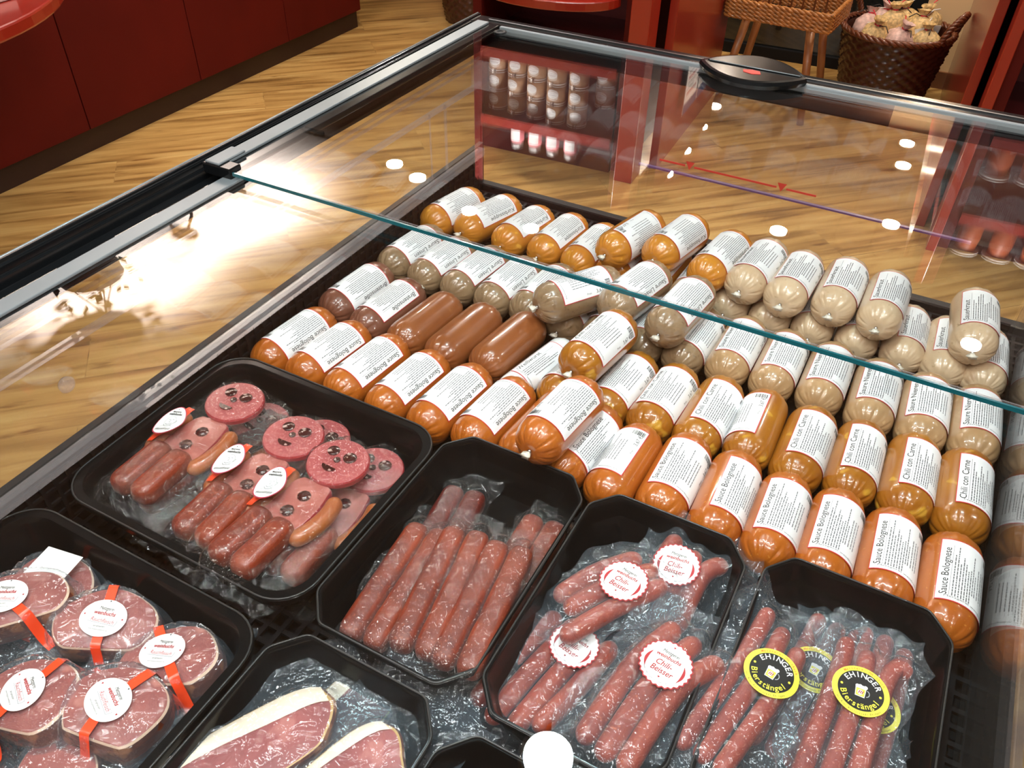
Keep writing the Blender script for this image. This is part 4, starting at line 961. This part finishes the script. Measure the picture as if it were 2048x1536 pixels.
    def build_film(s, wav=.004, curl=.012, corners=None):
        rnd = s.rnd; W, L = s.W, s.L; ph = [rnd.uniform(0, 6.28) for _ in range(8)]; n = s.nx + 1; m = s.ny + 1; vs = []
        for i in range(n):
            for j in range(m):
                x, y = s.X[i, j], s.Y[i, j]; u_, v_ = 2 * x / W, 2 * y / L
                ex = abs(u_) ** 4 * wav * (math.sin(y * 60 + ph[0]) + .6 * math.sin(y * 131 + ph[1])) * (1 if u_ > 0 else -1)
                ey = abs(v_) ** 4 * wav * (math.sin(x * 70 + ph[2]) + .6 * math.sin(x * 151 + ph[3])) * (1 if v_ > 0 else -1)
                c_ = (u_ * u_ * v_ * v_) ** 2
                k = curl * ((abs(u_) ** 8) * (.4 + .6 * math.sin(y * 45 + ph[4])) + (abs(v_) ** 8) * (.5 + .5 * math.sin(x * 55 + ph[5]))) * .5
                z = s.h[i, j] + .0003 + max(k, 0) + .0012 * math.sin(x * 190 + y * 90 + ph[6]) * max(abs(u_), abs(v_)) ** 3
                if corners:
                    for cu, cv, ch in corners: z += ch * max(0, 1 - math.hypot(u_ - cu, v_ - cv) / .7) ** 1.6
                vs.append((x + ex - x * .06 * c_, y + ey - y * .04 * c_, z))
        fs = [(i * m + j, (i + 1) * m + j, (i + 1) * m + j + 1, i * m + j + 1) for i in range(n - 1) for j in range(m - 1)]
        mb = MB(); mb.add(vs, fs, s.film); return mb.build('vacuum_film', s.t)
    def sticker(s, F, c, ang, name='sticker', lift=.0012):
        hh = s.stiff(); ca, sa = math.cos(ang), math.sin(ang); mb = MB()
        def fn(x, y, o):
            X_, Y_ = c[0] + x * ca - y * sa, c[1] + x * sa + y * ca; return (X_, Y_, s.hs(X_, Y_, hh) + lift + o)
        F.put(fn, mb, .00018); return mb.build(name, s.t)
    def strip(s, pts, w, mat, name='ribbon', lift=.0016):
        P = smooth_path(pts, 40); mb = MB(); vs = []
        for i, p in enumerate(P):
            t_ = (P[min(i + 1, 39)] - P[max(i - 1, 0)]).normalized(); nrm = Vector((-t_.y, t_.x, 0)) * w / 2
            for q in (p - nrm, p + nrm): vs.append((q.x, q.y, s.hs(q.x, q.y) + lift))
        mb.add(vs, [(2 * i, 2 * i + 1, 2 * i + 3, 2 * i + 2) for i in range(39)], mat); return mb.build(name, s.t)
# ---- sticker designs
def heart(F, x, y, s_, mat, layer):
    pts = []
    for k in range(16):
        t_ = 2 * PI * k / 16; pts.append((x + s_ * .8 * math.sin(t_) ** 3, y + s_ * (.8 * math.cos(t_) - .3 * math.cos(2 * t_) - .12 * math.cos(3 * t_))))
    F.poly(list(reversed(pts)), mat, layer)
def brand(F, y, s_, hw):
    F.text('Metzgerei', 0, y, s_ * .78, 'ink', 4, width=hw * 1.0, shear=.25); F.text('weinbuchs', 0, y - s_ * .80, s_ * .9, 'print_red', 3, width=hw * 1.45, shear=.25, bold=.018)
def rauch_sticker():
    F = Flat(); F.disc(.0222, .0192, 'sticker_white', 0, rings=6, n=56); brand(F, .0068, .0055, .0145)
    F.poly([(-.0135, -.0045), (.0135, -.0058), (.0150, -.0010), (-.0120, .0005)], 'print_grey', 1); F.poly([(-.0128, -.0040), (.0130, -.0052), (.0142, -.0013), (-.0115, .0001)], 'print_light', 2)
    F.text('Rauchfleisch', .0005, -.0040, .0048, 'print_red', 3, width=.0225, rot=-.04, shear=.2); F.text('zart-geräuchert', 0, -.0082, .0025, 'ink', 3, width=.0115); F.text('www.metzgerei-weinbuch.de', 0, -.0110, .0021, 'ink_grey', 3, width=.0185)
    heart(F, -.0185, .001, .0011, 'print_red', 3); heart(F, .0185, .001, .0011, 'print_red', 3); heart(F, 0, .0150, .0010, 'ink', 3)
    F.p = F.p[:1] + [([(x, y * 1.18) for x, y in a], b_, c_, d_) for a, b_, c_, d_ in F.p[1:]]; return F
def chili_sticker():
    F = Flat(); F.disc(.0252, .0252, 'print_red', 0, rings=6, n=108, wav=.035, wn=27); F.disc(.0238, .0238, 'sticker_white', 1, rings=6, n=108, wav=.035, wn=27)
    brand(F, .0105, .0068, .0170); F.text('Chili-', -.001, -.0040, .0085, 'print_red', 3, width=.0160, shear=.2, bold=.012); F.text('Beisser', 0, -.0116, .0086, 'print_red', 3, width=.0220, shear=.2, bold=.012)
    heart(F, 0, .0195, .0013, 'print_red', 3); heart(F, 0, -.0155, .0013, 'print_red', 3); F.arc('www.metzgerei-weinbuch.de', .0212, 215, 325, .0026, 'ink_grey', 3, inward=True)
    for sgn in (-1, 1):
        q = []
        for k in range(9): a = math.radians(150 + 60 * k / 8) if sgn < 0 else math.radians(-30 + 60 * k / 8); q.append((.0185 * math.cos(a), .0185 * math.sin(a) - .003))
        w_ = [.0002 + .0013 * math.sin(PI * k / 8) for k in range(9)]
        F.poly([(x + a_, y) for (x, y), a_ in zip(q, w_)] + [(x - a_, y) for (x, y), a_ in reversed(list(zip(q, w_)))], 'print_red', 3)
    return F
def beer_sticker():
    F = Flat(); F.disc(.0255, .0255, 'sticker_yellow', 0, rings=7, n=64); F.disc(.0205, .0205, 'sticker_black', 1, rings=6, n=64)
    F.arc('EHINGER', .0138, 156, 20, .0078, 'sticker_white', 3, bold=.015); F.arc('Bierstängel', .0185, 198, 342, .0080, 'sticker_yellow', 3, inward=True, bold=.012)
    F.arc('Metzgerei Weinbuch', .0217, 140, 32, .0034, 'print_orange', 3, bold=.02); F.arc('der Bier-Kulturstadt Ehingen', .0243, 215, 325, .0027, 'ink', 3, inward=True)
    for s_ in (-1, 1): F.disc(.0012, .0012, 'sticker_yellow', 3, c=(s_ * .0172, .0005), rings=1, n=14)
    F.poly([(-.0045, -.0065), (.0040, -.0065), (.0046, .0030), (-.0050, .0030)], 'sticker_white', 2); F.poly([(-.0039, -.0058), (.0034, -.0058), (.0039, .0020), (-.0043, .0020)], 'sticker_yellow', 3)
    F.disc(.0024, .0028, 'sticker_white', 4, c=(-.0003, -.002), rings=1, n=20)
    for k in range(3): F.poly([(-.0022 + k * .0015, -.0035), (-.0014 + k * .0015, -.0035), (-.0004 + k * .0015, -.0002), (-.0012 + k * .0015, -.0002)], 'print_red', 5)
    for k, x in enumerate((-.0035, -.0010, .0015, .0036)): F.disc(.0019, .0019, 'sticker_white', 4, c=(x, .0038 + .0006 * (k % 2)), rings=1, n=14)
    for a0 in range(0, 7): 
        a, b_ = math.radians(-80 + a0 * 23), math.radians(-80 + (a0 + 1) * 23); F.poly([(.0048 + .0026 * math.cos(a), -.0015 + .0030 * math.sin(a)), (.0048 + .0033 * math.cos(a), -.0015 + .0038 * math.sin(a)), (.0048 + .0033 * math.cos(b_), -.0015 + .0038 * math.sin(b_)), (.0048 + .0026 * math.cos(b_), -.0015 + .0030 * math.sin(b_))], 'print_grey', 3)
    return F
def figure_sticker():
    F = Flat(); F.disc(.0200, .0245, 'sticker_rim', 0, rings=6, n=56, egg=.10); F.disc(.0187, .0231, 'sticker_white', 1, rings=6, n=56, egg=.10)
    heart(F, 0, .0195, .0010, 'ink', 3); F.text('Metzgerei', 0, .0145, .0036, 'ink', 3, width=.0135, shear=.2, bold=.02); F.text('weinbuchs', 0, .0105, .0046, 'ink', 3, width=.0200, shear=.2, bold=.03)
    def stroke(pts, w_, mat='print_grey', layer=4):
        for (x0, y0), (x1, y1) in zip(pts, pts[1:]):
            d = Vector((x1 - x0, y1 - y0)).normalized(); nx_, ny_ = -d.y * w_, d.x * w_; F.poly([(x0 + nx_, y0 + ny_), (x0 - nx_, y0 - ny_), (x1 - nx_, y1 - ny_), (x1 + nx_, y1 + ny_)], mat, layer)
    F.disc(.0075, .0088, 'print_light', 2, c=(0, -.001), rings=3, n=30)          # a plain sketched smiling head
    stroke([(.0078 * math.cos(a), -.0005 + .0086 * math.sin(a)) for a in np.linspace(-.5, 3.6, 22)], .0003); stroke([(-.004, -.0045), (-.001, -.0068), (.003, -.0052), (.0045, -.003)], .0005); stroke([(-.0035, .002), (-.0015, .0030), (-.0005, .0022)], .0004); stroke([(.0015, .0025), (.003, .0033), (.0045, .0022)], .0004)
    stroke([(.0005, .0015), (-.001, -.0015), (.0008, -.0022)], .0004); stroke([(.0078, .001), (.0095, .002), (.0092, -.002), (.0075, -.003)], .0004); stroke([(-.006, -.006), (-.002, -.0100), (.004, -.0095), (.0065, -.006)], .0005); stroke([(-.009, -.011), (-.004, -.0085)], .0003); stroke([(.009, -.010), (.005, -.0085)], .0003)
    F.text('Wurstfranz', 0, -.0172, .0062, 'ink', 3, width=.0235, shear=.25, rot=.02)
    F.p = [([(x * .88, y * 1.32) for x, y in a], b_, c_, d_) for a, b_, c_, d_ in F.p]; return F
def rot_of(yaw, tx=0, ty=0): return (math.radians(tx), math.radians(ty), math.radians(yaw))
# ---- smiling sausage figures (Y up towards the head)
def figure(label, c, yaw, z, tilt=(0, 0), seed=0, sticker=True):
    P = Pack('sausage_figure', label, 'sausage pack', (c[0], c[1], z), rot_of(yaw, *tilt),   .150, .262, 'vacuum packed sausage figures', seed, 'film_tight')
    # head
    oc = [(.002 + .0400 * math.cos(a), .090 + .0400 * math.sin(a)) for a in np.linspace(0, 2 * PI, 40, endpoint=False)]
    hd = P.slab(oc, .010, ('salami', 'salami_rim', None), 'salami_head', bulge=.0004, z0=.010)
    top = .0206
    for (x, y, r, nm) in ((-.013, .101, .0082, 'eye'), (.013, .101, .0088, 'eye'), (.001, .090, .0045, 'nose')):
        mb = MB(); mb.lathe([(r, 0), (r, .0016), (r * .9, .0022), (.0003, .0024)], 'blood_slice', 22, (x, y, top)); mb.build(nm, hd)
    mb = MB(); q = [(.010 * math.cos(a), .074 + .0075 * math.sin(a)) for a in np.linspace(PI, 2 * PI, 12)] ; mb.prism([(x, y + .002) for x, y in q], top, top + .002, 'blood_slice'); mb.build('mouth', hd, smooth=False)
    # body
    ob = [(-.020, .052), (.018, .054), (.026, .040), (.031, .010), (.029, -.018), (.022, -.024), (-.022, -.024), (-.030, -.016), (-.031, .012), (-.027, .040)]
    ob2 = [tuple(v)[:2] for v in smooth_path(ob + [ob[0]], 44)][:-1]
    bd = P.slab(ob2, .013, ('ham_body', 'salami_rim', None), 'ham_body', bulge=.002)
    for (x, y) in ((.004, .024), (.002, -.004)):
        mb = MB(); n = 14; rr_ = random.Random(seed + int(y * 1000)); mb.lathe([(.0085, 0), (.0085, .0015), (.0003, .0022)], 'blood_slice', 9, (x, y, .0165)); mb.build('button', bd)
    P.stick([(.036, .046), (.043, .020), (.041, -.012), (.032, -.036)], .0105, 'arm_sausage', 'arm'); P.stick([(-.036, .046), (-.043, .020), (-.041, -.012), (-.034, -.034)], .0105, 'arm_sausage', 'arm')
    for s_ in (-1, 1): P.stick([(s_ * .0162, -.018), (s_ * .0170, -.103)], .0160, 'smoked_leg', 'leg', square=3.5)
    P.relax(); P.build_film(.003, .006)
    if sticker:
        P.strip([(-.036, .050), (-.036, -.026)], .010, 'ribbon'); P.sticker(figure_sticker(), (-.036, .012), math.radians(20 - yaw), lift=.004)
    return P
ZT = ZR - TD
figs = [('Smiling sausage figure at the left, its label over the ham body', (468, 805), (272, 972), .040, 1, True), ('Smiling sausage figure in the middle of the three upper ones', (585, 875), (385, 1075), .040, 2, True), ('Smiling sausage figure at the right, topmost in the tray', (674, 925), (468, 1118), .044, 3, True),
        ('Lower sausage figure half hidden at the right tray wall', (745, 940), (560, 1140), .014, 4, False), ('Lower sausage figure half hidden under the left one', (520, 845), (250, 1010), .010, 5, False), ('Lower sausage figure half hidden under the middle one', (640, 880), (380, 1075), .010, 6, False)]
for lab, hp, lp, zz, sd, stk in figs:
    z = ZT + zz; a = at(*hp, z + .015); b_ = at(*lp, z + .015); d = (a - b_); yaw = math.degrees(math.atan2(-d.x, d.y)); u_ = d.normalized()
    c = a - u_ * .083
    fg = figure(lab, (c.x, c.y), yaw, z, (0, 0), sd, stk); fg.t.scale = (.94, .92, .94)
# ---- straight landjaeger pairs
def landjaeger(label, u0, u1, z, seed, mats='landjaeger', W=.066, L=.225, extra=0.0, tilt=(0, 0)):
    a, b_ = at(*u0, z + .012), at(*u1, z + .012); d = a - b_; c = (a + b_) / 2; yaw = math.degrees(math.atan2(-d.x, d.y)); L0 = min(d.length / 2, .095)
    P = Pack('landjaeger_pack', label, 'sausage pack', (c.x, c.y, z), rot_of(yaw, *tilt), W, L, 'landjaeger packs', seed, 'film')
    for s_ in (-1, 1): P.stick([(s_ * .0134, -L0), (s_ * .0138, 0), (s_ * .0132, L0 * (.97 if s_ < 0 else 1))], .0134, mats, 'sausage', square=3.0, jit=.02)
    P.relax(8); P.film = 'film_lj'; P.build_film(.003, .014)
clear('film_lj', (.97, .98, .99), 1.5, rough=.04, haze=.012, haze_col=(.85, .88, .93), bump=(95, 1.0, .013), boost=1.7)
landjaeger('Dark landjaeger pack at the far left under the front packs', (935, 985), (850, 1140), ZT + .012, 11, 'landjaeger_dark')
landjaeger('Landjaeger pack at the far right under the front packs', (1095, 1045), (960, 1270), ZT + .008, 12)
landjaeger('Landjaeger pack lying at the left tray wall', (865, 1060), (718, 1290), ZT + .022, 13)
landjaeger('Darker landjaeger pack in the middle of the three upper ones', (938, 1065), (822, 1310), ZT + .034, 14)
landjaeger('Landjaeger pack at the right of the three upper ones', (1025, 1095), (905, 1345), ZT + .036, 15)
# ---- chili beisser
def chili(label, c, yaw, z, seed, paths, st, tilt=(0, 0), W=.13, L=.21, mat='chili_sausage', F=None, r=.0105, group='Chili-Beisser packs', corners=None, nm='chili_sausage_pack', st_ang=0, lift=.0012):
    p = at(*c, z + .01)
    P = Pack(nm, label, 'sausage pack', (p.x, p.y, z), rot_of(yaw, *tilt), W, L, group, seed)
    for k, q in enumerate(paths): P.stick(q, r, mat, 'sausage', z=r + (.0 if k < 4 else .012))
    P.relax(10); P.build_film(.005, .022, corners)
    if st is not None: P.sticker(F or chili_sticker(), st, math.radians(st_ang), lift=lift)
    return P
chili('Chili-Beisser pack lying lowest at the left', (1085, 1350), -12, ZT + .006, 21, [[(-.030, .066), (-.034, 0), (-.030, -.068)], [(-.009, .072), (-.011, 0), (-.008, -.072)], [(.013, .068), (.012, 0), (.014, -.066)], [(.034, .075), (.034, 0), (.030, -.05)]], (.008, .040), st_ang=0, W=.11)
chili('Chili-Beisser pack at the far right with its label partly under film', (1378, 1165), 0, ZT + .022, 23, [[(-.030, .050), (-.038, -.01), (-.040, -.060)], [(-.004, .040), (-.012, -.01), (-.016, -.065)], [(.030, .040), (.010, .015), (.006, -.06)]], (-.018, .008), (8, 0), W=.125, L=.165, st_ang=6)
chili('Chili-Beisser pack lying slantwise at the far left', (1215, 1185), -38, ZT + .034, 22, [[(-.022, .055), (-.026, 0), (-.016, -.052)], [(-.001, .062), (-.004, 0), (.002, -.050)], [(.020, .060), (.021, 0), (.030, -.068)]], (.004, .018), (4, -4), W=.105, L=.165, st_ang=28)
chili('Chili-Beisser pack on top in front with a big round label', (1315, 1385), -10, ZT + .046, 24, [[(-.020, .074), (-.032, .01), (-.028, -.084)], [(.004, .072), (-.009, .01), (-.007, -.086)], [(.032, .066), (.013, .012), (.014, -.084)]], (-.006, .022), (0, 0), W=.125, L=.215, st_ang=4, corners=[(1, 1, .01)])
# ---- beer sausages
def bier(label, c, yaw, z, seed, paths, st, W=.100, L=.230, corners=None, st_ang=0, tilt=(0, 0)):
    return chili(label, c, yaw, z, seed, paths, st, tilt, W, L, 'beer_sausage', beer_sticker(), .0088, 'packs with yellow and black stickers', corners, 'beer_sausage_pack', st_ang)
bier('Beer sausage pack lying lowest between the two front packs', (1620, 1370), -8, ZT + .008, 31, [[(.02, .09), (.018, 0), (.014, -.09)], [(0, .086), (-.001, 0), (-.004, -.09)], [(-.02, .085), (-.02, 0), (-.024, -.09)]], (-.002, .012))
bier('Beer sausage pack at the lower right under the front one', (1735, 1405), -3, ZT + .010, 32, [[(.02, .08), (.022, 0), (.020, -.09)], [(0, .086), (.001, 0), (0, -.09)], [(-.02, .085), (-.02, 0), (-.02, -.09)]], (.004, -.010))
bier('Beer sausage pack at the left with yellow and black round sticker', (1500, 1375), -10, ZT + .044, 33, [[(-.022, .092), (-.020, .03), (-.024, -.092)], [(-.001, .080), (.001, .03), (-.005, -.092)], [(.019, .068), (.022, .03), (.014, -.092)]], (.010, .020), corners=[(-1, 1, .018), (.9, 1, .012)], st_ang=0)
bier('Beer sausage pack at the right with its sticker fully visible', (1697, 1432), -4, ZT + .040, 34, [[(-.022, .082), (-.020, .03), (-.021, -.092)], [(-.001, .078), (.001, .03), (0, -.092)], [(.040, .072), (.022, .062), (.021, -.092)]], (.002, .024), corners=[(1, 1, .01)], st_ang=6)
# ---- smoked meat chunks
def chunk(label, c, yaw, z, shape, th, seed, st_ang=0, st=(0, 0), rib=((0, -.05), (0, 0), (0, .055)), tilt=(0, 0), sticker=True, W=.132, L=.122, white_back=False):
    p = at(*c, z + th)
    P = Pack('smoked_meat_pack', label, 'meat pack', (p.x, p.y, z), rot_of(yaw, *tilt), W, L, 'smoked meat chunks in film', seed, 'film')
    n = 48; out = []
    for k in range(n):
        a = 2 * PI * k / n; r = 1 + .03 * math.sin(3 * a + seed) + .02 * math.sin(5 * a + 2 * seed); x, y = shape[0] * r * math.cos(a), shape[1] * r * math.sin(a)
        cut = shape[2]
        if cut and y < -cut: y = -cut + (y + cut) * .12
        out.append((x, y))
    c0 = np.mean(np.array(out), axis=0)
    mb = MB(); lv = [(.80, 0, 'rind'), (.98, th * .2, 'rind'), (1.05, th * .5, 'rind'), (1.03, th * .78, 'rind'), (.99, th * .93, 'rind'), (.955, th * .985, 'fat_line'), (.93, th, 'cut_meat'), (.6, th + .002, 'cut_meat'), (.3, th + .003, 'cut_meat')]
    v = []
    for q, zz, _ in lv: v += [(c0[0] + (x - c0[0]) * q, c0[1] + (y - c0[1]) * q, zz) for x, y in out]
    for i in range(len(lv) - 1): mb.add(v[i * n:(i + 2) * n], [(k, (k + 1) % n, n + (k + 1) % n, n + k) for k in range(n)], lv[i + 1][2])
    mb.add(v[-n:], [tuple(range(n))], 'cut_meat'); mb.build('smoked_meat', P.t, autos=70)
    poly = np.array(out) * 1.03
    D = np.full(P.h.shape, -9.0); inside = np.zeros(P.h.shape, bool); j = n - 1
    for i in range(n):
        xi, yi = poly[i]; xj, yj = poly[j]; cnd = ((yi > P.Y) != (yj > P.Y)) & (P.X < (xj - xi) * (P.Y - yi) / (yj - yi + 1e-12) + xi); inside ^= cnd; j = i
    dist = np.full(P.h.shape, 9.0)
    for x, y in poly: dist = np.minimum(dist, np.hypot(P.X - x, P.Y - y))
    hh = np.where(inside, th + .0035, th * .95 - dist * 3.2); P.h = np.maximum(P.h, hh)
    P.relax(6); P.build_film(.006, .012)
    if sticker:
        P.strip(rib, .0095, 'ribbon', lift=.0022); P.sticker(rauch_sticker(), st, math.radians(st_ang), lift=.0036)
    if white_back:
        mb = MB(); P2 = Flat(); P2.rect(-.022, -.03, .022, .03, 'sticker_white', 0); P.strip([(0, -.05), (0, .07)], .0095, 'ribbon', lift=.002); P2.put(lambda x, y, o: (x, y, P.hs(x, y) + .006 + abs(x) * .2), mb); mb.build('back_label', P.t)
chunk('Smoked meat pack leaning at the back left with a pale label', (100, 1165), 10, ZT + .004, (.046, .036, 0), .040, 1, sticker=False, white_back=True)
chunk('Smoked meat pack cut off by the left photo edge', (22, 1205), 50, ZT + .030, (.052, .038, .024), .034, 2, st_ang=-20, st=(-.004, .004), rib=((-.03, .05), (.0, 0), (.03, -.045)))
chunk('Smoked meat pack in the middle of the far row with an oval label', (205, 1232), 30, ZT + .010, (.050, .035, .028), .042, 3, st_ang=-8, tilt=(8, 6), rib=((.001, -.045), (0, 0), (-.001, .045)))
chunk('Smoked meat pack at the right tray wall, ribbon running slantwise', (345, 1320), 24, ZT + .008, (.050, .037, .028), .040, 4, st_ang=-4, tilt=(-4, -8), st=(-.004, .002), rib=((.032, -.042), (0, 0), (-.030, .042)))
chunk('Smoked meat pack at the lower left with a round label', (60, 1395), 12, ZT + .022, (.048, .040, .030), .038, 5, st_ang=-36, tilt=(0, -8), st=(0, .002), rib=((-.012, -.05), (0, 0), (.020, .055)))
chunk('Smoked meat pack at the lower middle with a round label', (218, 1415), 12, ZT + .022, (.046, .041, .032), .040, 6, st_ang=-36, tilt=(-4, 4), st=(-.004, 0), rib=((-.002, -.05), (-.002, 0), (.022, .055)))
chunk('Smoked meat pack at the bottom, mostly crumpled film', (110, 1540), 12, ZT + .012, (.036, .030, .02), .030, 7, sticker=False, W=.13, L=.12)
# ---- bacon
def bacon(label, c, yaw, z, outline, fatx, seed, W=.135, L=.25, corners=None):
    p = at(*c, z + .012)
    P = Pack('bacon_pack', label, 'bacon pack', (p.x, p.y, z), rot_of(yaw), W, L, 'bacon packs', seed)
    out = [tuple(v)[:2] for v in smooth_path(outline + [outline[0]], 60)][:-1]
    P.slab(out, .014, ('raw_ham', 'rind', 'fat_edge'), 'meat', bulge=.0015)
    # fat band along the left edge
    ys = np.linspace(min(y for x, y in out) + .010, max(y for x, y in out) - .006, 26); mb = MB(); vs = []
    for i, y in enumerate(ys):
        xs = [x for (x, yy), (x2, yy2) in zip(out, out[1:] + out[:1]) for x in ([x + (x2 - x) * (y - yy) / (yy2 - yy)] if (yy - y) * (yy2 - y) < 0 else [])]
        xl = min(xs) if xs else 0; xr = max(xs) if xs else 0; wf = min(fatx + .0025 * math.sin(y * 40), (xr - xl) * .6)
        vs += [(xl + .0006, y, .008), (xl + .0025, y, .0158), (xl + wf * .7, y, .0172), (xl + wf, y, .0168)]
    mb.add(vs, [(4 * i + k, 4 * i + k + 1, 4 * i + k + 5, 4 * i + k + 4) for i in range(25) for k in range(3)], 'fat'); mb.build('fat_rim', P.t)
    P.h = P.h + np.where(P.h > .01, .0012, 0); P.relax(16); P.build_film(.005, .016, corners)
bacon('Bacon pack at the back under the two front ones', (640, 1480), -10, ZT + .008, [(-.03, -.10), (.03, -.10), (.034, .05), (.018, .078), (-.010, .082), (-.032, .06)], .016, 41)
bacon('Bacon pack at the left with a wide white fat band', (500, 1500), -26, ZT + .030, [(-.035, -.11), (.030, -.11), (.036, .03), (.024, .066), (-.004, .082), (-.030, .05)], .020, 42)
bacon('Bacon pack at the right with a folded second slice', (690, 1560), -14, ZT + .030, [(-.034, -.10), (.040, -.10), (.040, .02), (.020, .050), (-.006, .060), (-.030, .03)], .012, 43)
for P in protos.values():
    for c in kids(P): bpy.data.objects.remove(c)
    bpy.data.objects.remove(P)
for o in bpy.data.objects:
    if 'used' in o.keys(): del o['used']
    if 'end' in o.keys(): del o['end']
    n_ = o.name.split('.')[0]
